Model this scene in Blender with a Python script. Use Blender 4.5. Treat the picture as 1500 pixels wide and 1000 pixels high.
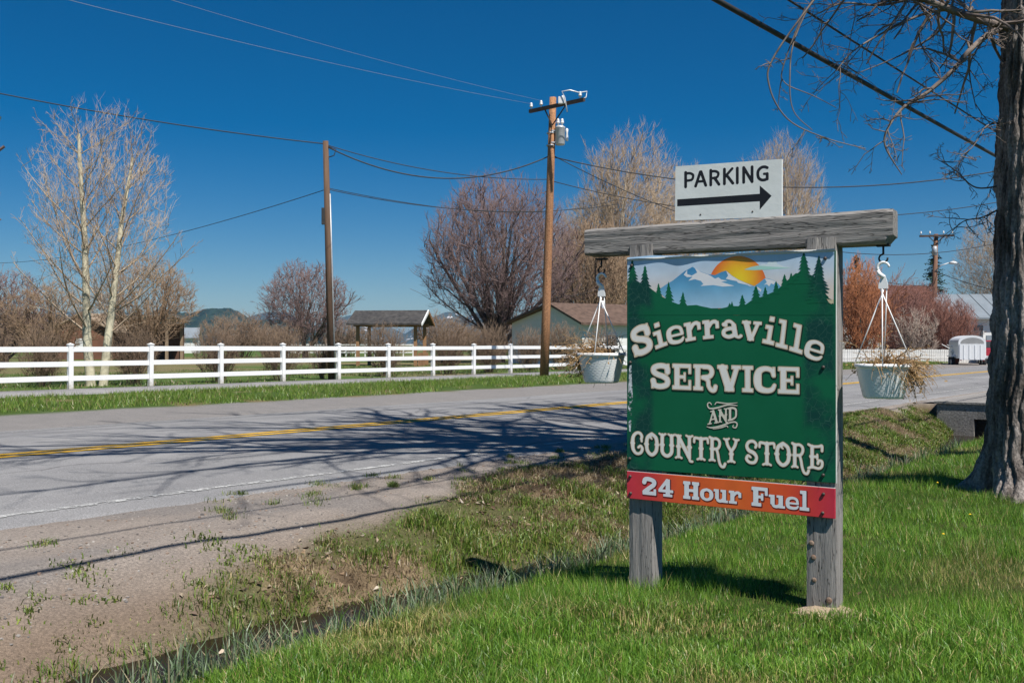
import bpy, bmesh, math, random
import numpy as np
from mathutils import Vector, Matrix
R = math.radians
rnd = random.Random(7)
nrg = np.random.default_rng(11)
S = bpy.context.scene
C = S.collection
for o in list(bpy.data.objects): bpy.data.objects.remove(o)

# ------------------------------------------------------------------ camera, sky, sun, exposure
EYE = 1.46; F = 1458.0; HY = 505.0
cam = bpy.data.cameras.new('camera'); camo = bpy.data.objects.new('camera', cam); C.objects.link(camo)
cam.lens = 35.0; cam.sensor_width = 36.0; cam.shift_y = 0.0033
camo.location = (0, 0, EYE); camo.rotation_euler = (R(90), 0, 0)
cam.clip_start = 0.05; cam.clip_end = 40000
S.camera = camo
SUN_EL = 57.0; SH = (-0.56, 0.828)              # where shadows fall, on the ground
W = bpy.data.worlds.new('World'); S.world = W; W.use_nodes = True
nt = W.node_tree; bg = nt.nodes['Background']
sky = nt.nodes.new('ShaderNodeTexSky'); sky.sky_type = 'NISHITA'; sky.sun_disc = False
sky.sun_elevation = R(SUN_EL); sky.sun_rotation = math.atan2(-SH[0], -SH[1])
sky.altitude = 1500; sky.air_density = 1.0; sky.dust_density = 0.15; sky.ozone_density = 4.0
hs = nt.nodes.new('ShaderNodeHueSaturation'); hs.inputs['Saturation'].default_value = 1.5; hs.inputs['Value'].default_value = 1.0
nt.links.new(sky.outputs[0], hs.inputs['Color']); nt.links.new(hs.outputs[0], bg.inputs['Color'])
bg.inputs['Strength'].default_value = 0.052
sl = bpy.data.lights.new('sun', 'SUN'); sl.energy = 4.8; sl.angle = R(0.53); sl.color = (1.0, 0.955, 0.89)
so = bpy.data.objects.new('sun', sl); C.objects.link(so)
sd = Vector((SH[0]*math.cos(R(SUN_EL)), SH[1]*math.cos(R(SUN_EL)), -math.sin(R(SUN_EL))))
so.rotation_euler = sd.to_track_quat('-Z', 'Y').to_euler(); so.location = (20, -20, 30)
S.view_settings.view_transform = 'Standard'; S.view_settings.look = 'None'
S.view_settings.gamma = 1.0; S.view_settings.use_curve_mapping = False
S.view_settings.exposure = 0.43
S.render.engine = 'CYCLES'

# ------------------------------------------------------------------ helpers
U = (0.619, 0.785); N = (-0.785, 0.619)         # along the road, across the road
def sn(s, n): return (U[0]*s+N[0]*n, U[1]*s+N[1]*n)
def at(x, y, Y): return Vector(((x-750)/F*Y, Y, EYE-(y-HY)/F*Y))
def px2m(p, Y): return p/F*Y
def tag(o, label=None, cat=None, group=None, kind=None):
    if label: o['label'] = label
    if cat: o['category'] = cat
    if group: o['group'] = group
    if kind: o['kind'] = kind
    return o
def empty(name, loc, label=None, cat=None, group=None):
    o = bpy.data.objects.new(name, None); C.objects.link(o); o.location = loc; o.empty_display_size = .1
    return tag(o, label, cat, group)
def link(name, me, parent=None):
    o = bpy.data.objects.new(name, me); C.objects.link(o)
    if parent is not None:
        o.parent = parent
        o.matrix_parent_inverse = Matrix.Translation(-Vector(parent.location))
    return o
def npmesh(name, V, faces, k, m, parent=None, col=None, smooth=False):
    """V (N,3) floats, faces (M,k) ints or list of arrays for mixed"""
    me = bpy.data.meshes.new(name)
    V = np.asarray(V, dtype=np.float32)
    if not isinstance(faces, list): faces = [np.asarray(faces, dtype=np.int32)]
    me.vertices.add(len(V)); me.vertices.foreach_set('co', V.ravel())
    tot = np.concatenate([f.ravel() for f in faces]); cnt = np.concatenate([np.full(len(f), f.shape[1], np.int32) for f in faces])
    st = np.concatenate([[0], np.cumsum(cnt)[:-1]]).astype(np.int32)
    me.loops.add(len(tot)); me.loops.foreach_set('vertex_index', tot.astype(np.int32))
    me.polygons.add(len(cnt)); me.polygons.foreach_set('loop_start', st)
    try: me.polygons.foreach_set('loop_total', cnt)
    except Exception: pass
    me.polygons.foreach_set('use_smooth', np.full(len(cnt), smooth, dtype=bool))
    if col is not None:
        a = me.color_attributes.new('Col', 'FLOAT_COLOR', 'POINT')
        c4 = np.ones((len(V), 4), np.float32); c4[:, :3] = col
        a.data.foreach_set('color', c4.ravel())
    me.materials.append(m); me.update(calc_edges=True); me.validate()
    return link(name, me, parent)
class MB:
    def __init__(s): s.v = []; s.f = []; s.sm = []
    def add(s, vs, fs, smooth=False):
        b = len(s.v); s.v += [tuple(p) for p in vs]
        for f in fs: s.f.append([i+b for i in f]); s.sm.append(smooth)
        return s
    def box(s, x0, y0, z0, x1, y1, z1, T=None):
        vs = [(x, y, z) for z in (z0, z1) for y in (y0, y1) for x in (x0, x1)]
        if T: vs = [T(*p) for p in vs]
        return s.add(vs, [(0,2,3,1), (4,5,7,6), (0,1,5,4), (2,6,7,3), (0,4,6,2), (1,3,7,5)])
    def bbox(s, x0, y0, z0, x1, y1, z1, b, T=None):      # bevelled box
        bm = bmesh.new(); bmesh.ops.create_cube(bm, size=1)
        for v in bm.verts: v.co = Vector(((x0+x1)/2+v.co.x*(x1-x0), (y0+y1)/2+v.co.y*(y1-y0), (z0+z1)/2+v.co.z*(z1-z0)))
        bmesh.ops.bevel(bm, geom=list(bm.edges), offset=b, segments=2, affect='EDGES', profile=.6)
        bm.verts.index_update(); vs = [tuple(v.co) for v in bm.verts]; fs = [[v.index for v in f.verts] for f in bm.faces]; bm.free()
        if T: vs = [T(*p) for p in vs]
        return s.add(vs, fs)
    def tube(s, pts, rads, k=8, cap=True):
        pts = [Vector(p) for p in pts]
        if not isinstance(rads, (list, tuple)): rads = [rads]*len(pts)
        vs = []; ref = None
        for i, p in enumerate(pts):
            d = (pts[min(i+1, len(pts)-1)]-pts[max(i-1, 0)]).normalized()
            if ref is None: ref = d.orthogonal().normalized()
            a = (ref-d*ref.dot(d))
            a = a.normalized() if a.length > 1e-6 else d.orthogonal().normalized()
            ref = a; b = d.cross(a)
            for j in range(k):
                t = 2*math.pi*j/k; vs.append(p+(a*math.cos(t)+b*math.sin(t))*rads[i])
        fs = [(i*k+j, i*k+(j+1) % k, (i+1)*k+(j+1) % k, (i+1)*k+j) for i in range(len(pts)-1) for j in range(k)]
        if cap: fs += [tuple(range(k))[::-1], tuple((len(pts)-1)*k+j for j in range(k))]
        return s.add(vs, fs, True)
    def lathe(s, c, prof, k=24, fn=None):
        vs = []
        for (r, z) in prof:
            for j in range(k):
                t = 2*math.pi*j/k; rr = fn(r, z, t) if fn else r
                vs.append((c[0]+rr*math.cos(t), c[1]+rr*math.sin(t), c[2]+z))
        n = len(prof)
        fs = [(i*k+j, i*k+(j+1) % k, (i+1)*k+(j+1) % k, (i+1)*k+j) for i in range(n-1) for j in range(k)]
        return s.add(vs, fs, True)
    def prism(s, poly, T, d0, d1):                      # poly of (a,b), T(a,b,d)
        n = len(poly); vs = [T(a, b, d0) for a, b in poly]+[T(a, b, d1) for a, b in poly]
        return s.add(vs, [tuple(range(n)), tuple(range(2*n-1, n-1, -1))]+[(i, i+n, (i+1) % n+n, (i+1) % n) for i in range(n)])
    def build(s, name, m, parent=None):
        me = bpy.data.meshes.new(name); me.from_pydata(s.v, [], s.f)
        me.polygons.foreach_set('use_smooth', s.sm); me.materials.append(m)
        bm = bmesh.new(); bm.from_mesh(me); bmesh.ops.recalc_face_normals(bm, faces=list(bm.faces)); bm.to_mesh(me); bm.free()
        me.update()
        return link(name, me, parent)
# ---- materials
MC = {}
def mat(name, c1, c2=None, scale=6, rough=.8, bump=0, bscale=30, stretch=(1,1,1), rotz=0, spec=.3, detail=6, attr=False, lo=.35, hi=.65, metal=0, fine=0, bdist=.01, trans=0, crack=None):
    if name in MC: return MC[name]
    m = bpy.data.materials.new(name); m.use_nodes = True; t = m.node_tree; nd = t.nodes; L = t.links
    b = nd['Principled BSDF']; b.inputs['Roughness'].default_value = rough; b.inputs['Specular IOR Level'].default_value = spec; b.inputs['Metallic'].default_value = metal
    tc = nd.new('ShaderNodeTexCoord'); mp = nd.new('ShaderNodeMapping'); mp2 = nd.new('ShaderNodeMapping')
    mp.inputs['Rotation'].default_value = (0, 0, rotz); L.new(tc.outputs['Object'], mp.inputs['Vector'])
    mp2.inputs['Scale'].default_value = stretch; L.new(mp.outputs[0], mp2.inputs['Vector'])
    nz = nd.new('ShaderNodeTexNoise'); nz.inputs['Scale'].default_value = scale; nz.inputs['Detail'].default_value = detail; nz.inputs['Roughness'].default_value = .62
    L.new(mp2.outputs[0], nz.inputs['Vector'])
    cr = nd.new('ShaderNodeValToRGB'); cr.color_ramp.elements[0].position = lo; cr.color_ramp.elements[1].position = hi
    L.new(nz.outputs['Fac'], cr.inputs[0])
    c2 = c2 or tuple(x*.75 for x in c1)
    if attr:
        at_ = nd.new('ShaderNodeVertexColor'); at_.layer_name = 'Col'
        cr.color_ramp.elements[0].color = (*c1, 1); cr.color_ramp.elements[1].color = (*c2, 1)
        mx = nd.new('ShaderNodeMix'); mx.data_type = 'RGBA'; mx.blend_type = 'MULTIPLY'; mx.inputs[0].default_value = 1
        L.new(at_.outputs[0], mx.inputs[6]); L.new(cr.outputs[0], mx.inputs[7]); out = mx.outputs[2]
    else:
        cr.color_ramp.elements[0].color = (*c1, 1); cr.color_ramp.elements[1].color = (*c2, 1); out = cr.outputs[0]
    if fine:
        n3 = nd.new('ShaderNodeTexNoise'); n3.inputs['Scale'].default_value = fine; n3.inputs['Detail'].default_value = 3; L.new(mp.outputs[0], n3.inputs['Vector'])
        r3 = nd.new('ShaderNodeMapRange'); r3.inputs[1].default_value = .3; r3.inputs[2].default_value = .7; r3.inputs[3].default_value = .6; r3.inputs[4].default_value = 1.4; L.new(n3.outputs['Fac'], r3.inputs[0])
        m3 = nd.new('ShaderNodeMix'); m3.data_type = 'RGBA'; m3.blend_type = 'MULTIPLY'; m3.inputs[0].default_value = 1
        L.new(out, m3.inputs[6]); L.new(r3.outputs[0], m3.inputs[7]); out = m3.outputs[2]
    if crack:                                            # dark drying cracks / checks along the stretch
        n4 = nd.new('ShaderNodeTexNoise'); n4.inputs['Scale'].default_value = crack[0]; n4.inputs['Detail'].default_value = 4; n4.inputs['Roughness'].default_value = .7; L.new(mp2.outputs[0], n4.inputs['Vector'])
        r4 = nd.new('ShaderNodeValToRGB'); e = r4.color_ramp.elements; e[0].position = .485; e[0].color = (1,1,1,1); e[1].position = .515; e[1].color = (1,1,1,1)
        x = r4.color_ramp.elements.new(.5); x.color = (crack[1],)*3+(1,)
        L.new(n4.outputs['Fac'], r4.inputs[0])
        m4 = nd.new('ShaderNodeMix'); m4.data_type = 'RGBA'; m4.blend_type = 'MULTIPLY'; m4.inputs[0].default_value = 1
        L.new(out, m4.inputs[6]); L.new(r4.outputs[0], m4.inputs[7]); out = m4.outputs[2]
    L.new(out, b.inputs['Base Color'])
    if bump:
        n2 = nd.new('ShaderNodeTexNoise'); n2.inputs['Scale'].default_value = bscale; n2.inputs['Detail'].default_value = 5; L.new(mp2.outputs[0], n2.inputs['Vector'])
        bp = nd.new('ShaderNodeBump'); bp.inputs['Strength'].default_value = bump; bp.inputs['Distance'].default_value = bdist; L.new(n2.outputs['Fac'], bp.inputs['Height']); L.new(bp.outputs[0], b.inputs['Normal'])
    if trans:
        tr = nd.new('ShaderNodeBsdfTranslucent'); L.new(out, tr.inputs['Color'])
        ms = nd.new('ShaderNodeMixShader'); ms.inputs[0].default_value = trans
        L.new(b.outputs[0], ms.inputs[1]); L.new(tr.outputs[0], ms.inputs[2]); L.new(ms.outputs[0], nd['Material Output'].inputs['Surface'])
    MC[name] = m; return m
# ---- vectorised value noise
def vnoise(x, y, seed=0):
    xi = np.floor(x).astype(np.int64); yi = np.floor(y).astype(np.int64); fx = x-xi; fy = y-yi
    def h(a, b):
        v = (a*374761393+b*668265263+seed*974634777) & 0xffffffff
        v = ((v ^ (v >> 13))*1274126177) & 0xffffffff
        return ((v ^ (v >> 16)) & 0xffff)/65535.0
    fx = fx*fx*(3-2*fx); fy = fy*fy*(3-2*fy)
    return (h(xi, yi)*(1-fx)+h(xi+1, yi)*fx)*(1-fy)+(h(xi, yi+1)*(1-fx)+h(xi+1, yi+1)*fx)*fy
def fbm(x, y, o=4, seed=0):
    t = 0; a = .5
    for i in range(o): t = t+a*vnoise(x*2**i, y*2**i, seed+i); a *= .5
    return t
def sst(a, b, x):
    t = np.clip((x-a)/(b-a), 0, 1); return t*t*(3-2*t)

# ------------------------------------------------------------------ ground
SB = [-50, 1.2, 2.4, 3.4, 4.6, 6.0, 8.0, 14, 18, 22.5, 60]; NB = [4.5, 4.58, 4.70, 4.76, 4.68, 4.42, 4.3, 4.28, 4.75, 5.75, 5.8]
def nfoot(s): return np.interp(s, SB, NB)+.10*(fbm(s*1.1, s*0+3, 3, 5)-.45)
def ntop(s): return np.interp(s, [-50, 2, 4, 6, 17, 22, 60], [6.0, 6.0, 5.9, 6.2, 6.35, 6.75, 6.8])+.25*(fbm(s*.8, s*0+9, 3, 8)-.45)
def nveg(s): return np.interp(s, [-50, 1, 2, 3.2, 5.3, 8, 14, 60], [4.7, 4.8, 4.95, 5.15, 5.85, 6.35, 6.6, 6.7])+.3*(fbm(s*1.1, s*0+4, 3, 18)-.45)
def road_z(n): return .17+.085*np.clip(1-((n-11.0)/4.1)**2, -0.2, 1)
def height(s, n):
    s = np.asarray(s, float); n = np.asarray(n, float)
    nb = nfoot(s); tp = ntop(s)
    ne = 3.88+np.interp(s, [13, 18, 22.5], [0, .3, .9])+.14*(fbm(s*1.3, s*0, 3, 2)-.45)
    z = -.08*sst(ne-.9, ne, n)-.22*sst(ne-.02, ne+.34, n)
    p = np.clip((n-nb)/(tp-nb), 0, 1)
    deep = .28*sst(13, 20, s)
    z = z-deep*sst(ne-.3, ne+.3, n)
    bank = -.30-deep+(.44+deep)*p**.70
    z = np.where(n > nb, bank, z)
    z = np.where(n > tp, .14+.035*sst(0, 1.0, n-tp), z)
    fill = sst(22.85, 23.0, s)*sst(-40, 2, n)
    z = np.where(n < 7.3, z*(1-fill)+.15*fill, z)
    z = np.where((n > 7.3) & (n < 15.4), .12, z)
    z = np.where(n >= 15.4, .16+.05*sst(18.5, 20, n)+.0*n, z)
    rough = .15*(fbm(s*2.6, n*2.6, 4, 3)-.47)*sst(.25, -.35, n-nveg(s))*(((n > nb-.1) & (n < tp+.3)) & (s < 23))+.016*(fbm(s*7, n*7, 3, 4)-.47)*(n < 7.1)
    return z+rough
def tens(*parts): return np.unique(np.concatenate(parts))
def geo(a, b, k): return np.sign(a)*np.geomspace(abs(a), abs(b), k)
sv = tens(np.arange(-1, 26, .115), np.arange(26, 60, .6), geo(60, 9000, 26), np.arange(-14, -1, .5), geo(-14, -9000, 22))
nv = tens(np.arange(2.6, 7.2, .055), np.arange(-4, 2.6, .2), np.arange(7.21, 30, .45), [18.5, 18.7, 24, 26.4], geo(30, 9000, 30), geo(-4, -6000, 26))
SS, NN = np.meshgrid(sv, nv, indexing='ij')
ZZ = height(SS, NN)
GX = U[0]*SS+N[0]*NN; GY = U[1]*SS+N[1]*NN
def lerp(a, b, t): return a+(b-a)*t[..., None]
def ground_col(s, n):
    f1 = fbm(s*1.4, n*1.4, 4, 21); f2 = fbm(s*5, n*5, 3, 22); f3 = fbm(s*.13, n*.13, 3, 23)
    A = lambda *c: np.array(c)
    lawn = lerp(A(.045,.075,.016), A(.12,.10,.05), sst(.55, .75, f1*.6+f2*.4))
    mud = lerp(A(.05,.037,.024), A(.11,.08,.05), f2)
    dry = lerp(A(.085,.06,.038), A(.22,.165,.10), sst(.3, .7, f2))
    bankc = lerp(dry, A(.075,.082,.032)+dry*.15, sst(.44, .60, f1+.10*sst(3, 5, s)-.12*sst(6, 9, s)+.12*sst(12, 15, s)-.05))
    dirt = lerp(A(.245,.19,.145), A(.185,.14,.105), sst(.3, .7, f1))
    grav = lerp(A(.24,.205,.178), A(.295,.26,.23), f2)
    f4 = fbm(s*.5, n*3.2, 4, 25); grav = grav*(.82+.36*f4)[..., None]; grav = lerp(grav, A(.20,.185,.175)+0*grav, .7*sst(.52, .66, fbm(s*.9+4, n*1.5, 4, 26)))
    nb = nfoot(s); tp = ntop(s)
    c = lawn
    c = np.where((n > 3.98)[..., None], mud, c)
    b_left = sst(4.2, 2.6, s)
    c = np.where((n > nb+.08)[..., None], lerp(bankc, dirt, b_left), c)
    c = lerp(c, lerp(dirt, grav, sst(tp-.9, tp, n)), sst(-.2, .2, n-np.maximum(nveg(s), nb+.1)+.8*(f1-.47)))
    c = lerp(c, grav, sst(tp+.1, tp+.4, n))
    c = lerp(c, lerp(A(.20,.192,.186), A(.26,.245,.235), f2), sst(15.0, 15.3, n))
    g = sst(18.4, 18.9, n+.7*(f1-.47))
    c = lerp(c, lerp(A(.06,.10,.022), A(.17,.14,.07), sst(.55, .7, f1)), g)
    fld = lerp(A(.085,.135,.035), A(.19,.16,.085), sst(.42, .62, f3+.25*(f1-.47)))
    c = lerp(c, fld, sst(26.2, 26.6, n))
    dv = sst(22.9, 23.2, s)*sst(31.5, 31, s)*sst(7.5, 7.0, n)
    c = lerp(c, grav, dv)
    far = sst(60, 75, s)*sst(40, 34, n)*sst(15, 16, n)
    c = lerp(c, grav, far*.8)
    return c
gc = ground_col(SS, NN)
ns, nn_ = SS.shape
idx = np.arange(ns*nn_).reshape(ns, nn_)
Q = np.stack([idx[:-1, :-1], idx[1:, :-1], idx[1:, 1:], idx[:-1, 1:]], -1).reshape(-1, 4)
m_ground = mat('ground_soil', (.72,.72,.72), (1.22,1.2,1.18), 55, .95, .7, 160, attr=True, spec=.1, fine=260, bdist=.012)
g = npmesh('ground', np.stack([GX, GY, ZZ], -1).reshape(-1, 3), Q, 4, m_ground, col=gc.reshape(-1, 3), smooth=True); tag(g, kind='structure')

def strip(name, n_list, s_list, zf, m, dz=0):
    s = np.array(s_list, float); n = np.array(n_list, float); A, B = np.meshgrid(s, n, indexing='ij')
    V = np.stack([U[0]*A+N[0]*B, U[1]*A+N[1]*B, zf(A, B)+dz], -1).reshape(-1, 3)
    i = np.arange(A.size).reshape(A.shape); q = np.stack([i[:-1, :-1], i[1:, :-1], i[1:, 1:], i[:-1, 1:]], -1).reshape(-1, 4)
    return tag(npmesh(name, V, q, 4, m, smooth=True), kind='structure')
# asphalt with aggregate, cracks, tar patches
def asphalt(name, c1, c2, worn):
    m = mat(name, c1, c2, .55, .9, .5, 120, lo=.3, hi=.7, fine=95, spec=.2, bdist=.006)
    t = m.node_tree; nd = t.nodes; L = t.links; b = nd['Principled BSDF']; src = b.inputs['Base Color'].links[0].from_socket
    tc = nd.new('ShaderNodeTexCoord'); mp = nd.new('ShaderNodeMapping'); mp.inputs['Rotation'].default_value = (0, 0, -math.atan2(U[1], U[0])); L.new(tc.outputs['Object'], mp.inputs[0])
    mp2 = nd.new('ShaderNodeMapping'); mp2.inputs['Scale'].default_value = (.06, 1.3, 1); L.new(mp.outputs[0], mp2.inputs[0])
    st = nd.new('ShaderNodeTexNoise'); st.inputs['Scale'].default_value = 1; st.inputs['Detail'].default_value = 4; L.new(mp2.outputs[0], st.inputs['Vector'])
    rr = nd.new('ShaderNodeMapRange'); rr.inputs[1].default_value = .3; rr.inputs[2].default_value = .7; rr.inputs[3].default_value = .8; rr.inputs[4].default_value = 1.18; L.new(st.outputs['Fac'], rr.inputs[0])
    mx = nd.new('ShaderNodeMix'); mx.data_type = 'RGBA'; mx.blend_type = 'MULTIPLY'; mx.inputs[0].default_value = 1; L.new(src, mx.inputs[6]); L.new(rr.outputs[0], mx.inputs[7])
    wn = nd.new('ShaderNodeTexNoise'); wn.inputs['Scale'].default_value = .6; wn.inputs['Detail'].default_value = 5; L.new(tc.outputs['Object'], wn.inputs['Vector'])
    ad = nd.new('ShaderNodeVectorMath'); ad.operation = 'MULTIPLY_ADD'; ad.inputs[1].default_value = (1.6,)*3; L.new(wn.outputs['Color'], ad.inputs[0]); L.new(tc.outputs['Object'], ad.inputs[2])
    vo = nd.new('ShaderNodeTexVoronoi'); vo.feature = 'DISTANCE_TO_EDGE'; vo.inputs['Scale'].default_value = .23; L.new(ad.outputs[0], vo.inputs['Vector'])
    cr = nd.new('ShaderNodeMapRange'); cr.inputs[1].default_value = .0; cr.inputs[2].default_value = .006; cr.inputs[3].default_value = worn; cr.inputs[4].default_value = 1; L.new(vo.outputs['Distance'], cr.inputs[0])
    m2 = nd.new('ShaderNodeMix'); m2.data_type = 'RGBA'; m2.blend_type = 'MULTIPLY'; m2.inputs[0].default_value = 1; L.new(mx.outputs[2], m2.inputs[6]); L.new(cr.outputs[0], m2.inputs[7])
    L.new(m2.outputs[2], b.inputs['Base Color']); return m
m_road = asphalt('road_asphalt', (.19,.188,.19), (.255,.25,.248), .45)
rs = tens(np.arange(-4, 30, .3), np.arange(-30, 90, 1.0), geo(90, 3000, 14), geo(-30, -800, 8))
strip('road', tens(np.arange(7.1, 15.3, .3), [6.7, 6.95, 15.35, 15.6]), rs, lambda s, n: road_z(n)-.09*sst(7.08, 6.7, n)-.12*sst(15.3, 15.6, n)+.012*(fbm(s*.4, n*.6, 2, 6)-.4), m_road, .004)
m_path = mat('path_asphalt', (.23,.225,.225), (.29,.28,.275), 1.2, .9, .4, 120, fine=90, spec=.2)
pa = strip('sidewalk', [23.96, 24.0, 25.2, 26.36, 26.4], rs, lambda s, n: .255+.0*n-.08*((n < 23.98) | (n > 26.38)), m_path)
m_drive = asphalt('driveway_asphalt', (.25,.235,.22), (.31,.29,.27), .6)
strip('driveway', np.arange(-30, 7.1, .6), np.arange(23.2, 31.2, .5), lambda s, n: .185+.0*s, m_drive, .006)
# markings, worn at the edges
def paint(name, c, thr):
    m = mat(name, c, tuple(x*.8 for x in c), 3, .75, .3, 100, fine=60, spec=.25)
    t = m.node_tree; nd = t.nodes; L = t.links
    tc = nd.new('ShaderNodeTexCoord'); nz = nd.new('ShaderNodeTexNoise'); nz.inputs['Scale'].default_value = 14; nz.inputs['Detail'].default_value = 6; nz.inputs['Roughness'].default_value = .75; L.new(tc.outputs['Object'], nz.inputs['Vector'])
    mr = nd.new('ShaderNodeMapRange'); mr.inputs[1].default_value = thr; mr.inputs[2].default_value = thr+.04; L.new(nz.outputs['Fac'], mr.inputs[0])
    tp = nd.new('ShaderNodeBsdfTransparent'); ms = nd.new('ShaderNodeMixShader'); L.new(mr.outputs[0], ms.inputs[0]); L.new(tp.outputs[0], ms.inputs[1]); L.new(nd['Principled BSDF'].outputs[0], ms.inputs[2]); L.new(ms.outputs[0], nd['Material Output'].inputs['Surface'])
    return m
rz = lambda s, n: road_z(n)+.012*(fbm(s*.4, n*.6, 2, 6)-.4)
m_yel = paint('yellow_paint', (.68,.39,.025), .36); m_wht = paint('white_paint', (.48,.48,.465), .47)
for nm, n0, w, m in (('yellow_line', 10.78, .14, m_yel), ('yellow_line', 11.03, .14, m_yel), ('white_line', 7.44, .085, m_wht), ('white_line', 14.6, .08, m_wht)):
    strip(nm, [n0, n0+w/2, n0+w], rs, rz, m, .010)
# water in the ditch
m_water = mat('ditch_water', (.020,.014,.009), (.028,.020,.012), 3, .16, .35, 11, spec=.07)
strip('water', np.arange(3.5, 6.1, .2), np.arange(-6, 22.7, .5), lambda s, n: -.215-.25*sst(13, 20, s), m_water)

# ------------------------------------------------------------------ grass blades, litter, stones
m_grass = mat('grass_blade', (.85,.85,.85), (1.15,1.15,1.15), 2, .42, attr=True, spec=.45, trans=.3)
def blades(name, P, h, w, bend, colf, seed, label, parent=None, cat='grass', far=None):
    r = np.random.default_rng(seed); n = len(P)
    a = r.uniform(0, 2*np.pi, n); b = r.uniform(0, 2*np.pi, n)
    side = np.stack([np.cos(a), np.sin(a), np.zeros(n)], -1); ln = np.stack([np.cos(b), np.sin(b), np.zeros(n)], -1)
    h = h[:, None]; w = w[:, None]; bd = (bend*r.uniform(.2, 1, n))[:, None]
    up = np.array([0, 0, 1.0])
    p0 = P-up*.01; p1 = P+up*h*.55+ln*h*bd*.25; p2 = P+up*h*(1-.35*bd)+ln*h*bd
    V = np.stack([p0-side*w/2, p0+side*w/2, p1-side*w*.42, p1+side*w*.42, p2], 1).reshape(-1, 3)
    i = np.arange(n)[:, None]*5
    q = i+np.array([[0, 1, 3, 2]]); t = i+np.array([[2, 3, 4]])
    col = np.repeat(colf(r, P, n)[:, None, :], 5, 1).reshape(-1, 3)
    if far is not None:                                  # distant blades: one triangle each
        k = far; q = q[~k]; t = np.concatenate([t[~k], i[k]+np.array([[0, 1, 4]])])
    o = npmesh(name, V, [q.astype(np.int32), t.astype(np.int32)] if len(q) else [t.astype(np.int32)], 0, m_grass, parent, col=col, smooth=True)
    tag(o, label, cat, kind='stuff'); return o
def to_sn(X, Y): return U[0]*X+U[1]*Y, N[0]*X+N[1]*Y
def pal(*cols):
    cols = np.array([c[:3] for c in cols]); 
    def f(wts):
        wts = np.array(wts)/sum(wts)
        def g(r, P, n):
            k = r.choice(len(cols), n, p=wts); return cols[k]*r.uniform(.7, 1.3, (n, 1))
        return g
    return f
# lawn
def scatter_lawn(y0, y1, dens, seed):
    r = np.random.default_rng(seed); out = []
    ys = np.linspace(y0, y1, 60)
    for a, b in zip(ys[:-1], ys[1:]):
        ym = (a+b)/2; x0 = -.62*ym-.9; x1 = .64*ym+1.2; k = int(dens(ym)*(b-a)*(x1-x0))
        X = r.uniform(x0, x1, k); Y = r.uniform(a, b, k); out.append(np.stack([X, Y], -1))
    return np.concatenate(out)
XY = scatter_lawn(2.6, 27, lambda y: 12500*(4/max(y, 4))**1.55, 31)
s_, n_ = to_sn(XY[:, 0], XY[:, 1]); f1 = fbm(s_*1.4, n_*1.4, 4, 21); f2 = fbm(s_*5, n_*5, 3, 22)
thin = sst(.60, .78, f1*.6+f2*.4)
keep = (n_ < 3.99+np.interp(s_, [13, 18, 22.5], [0, .3, .9])+.22*(nrg.random(len(n_))-.5)) & (nrg.random(len(n_)) > thin*.85) & (s_ < 22.8) & ((XY[:, 0]-5.12)**2+(XY[:, 1]-9.75)**2 > .3)
XY = XY[keep]; s_ = s_[keep]; n_ = n_[keep]; f1 = f1[keep]
P = np.column_stack([XY, height(s_, n_)]); D = np.linalg.norm(XY, axis=1)
tall = .55+1.0*sst(.3, .68, fbm(s_*2.2, n_*2.2, 4, 41))
def lawncol(r, P, n):
    base = pal((.075,.18,.020), (.115,.235,.028), (.165,.275,.045), (.05,.135,.016), (.36,.31,.14))([30, 34, 19, 12, 4])(r, P, n)
    dryp = sst(.54, .70, fbm(s_*.8+7, n_*.8, 4, 45)); dead = (r.random(n) < .04+.30*dryp)
    base[dead] = np.array([.40,.33,.17])*r.uniform(.6, 1.2, (dead.sum(), 1))
    base = base*(1-dryp[:, None]*.4)+base.mean(1, keepdims=True)*np.array([1.15,1.05,.45])*dryp[:, None]*.4
    return base*np.array([1.55,1.45,1.3])*(.6+.8*fbm(s_*.9, n_*.9, 3, 44))[:, None]
blades('lawn_grass', P, (.035+.05*nrg.random(len(P)))*tall*(1+.015*D), (.0024+.0020*nrg.random(len(P)))*(1+.09*np.maximum(D-4, 0)), .75, lawncol, 5, 'green mown lawn grass under and around the store sign', far=D > 5.6)
fl = MB(); 
for i, (s0_, n0_) in enumerate([(rnd.uniform(5, 14), rnd.uniform(-3, 3.2)) for _ in range(16)]):
    p = sn(s0_, n0_); z0 = float(height(s0_, n0_))+.06; fl.add([(p[0]+math.cos(a)*.013, p[1]+math.sin(a)*.013, z0) for a in [k*1.0472 for k in range(6)]]+[(p[0], p[1], z0+.008)], [(k, (k+1) % 6, 6) for k in range(6)])
o = fl.build('dandelion_flowers', mat('dandelion_yellow', (.75,.50,.02), (.7,.45,.02), 3, .8)); tag(o, 'tiny yellow dandelion heads dotted in the lawn', 'flowers', kind='stuff')
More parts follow.
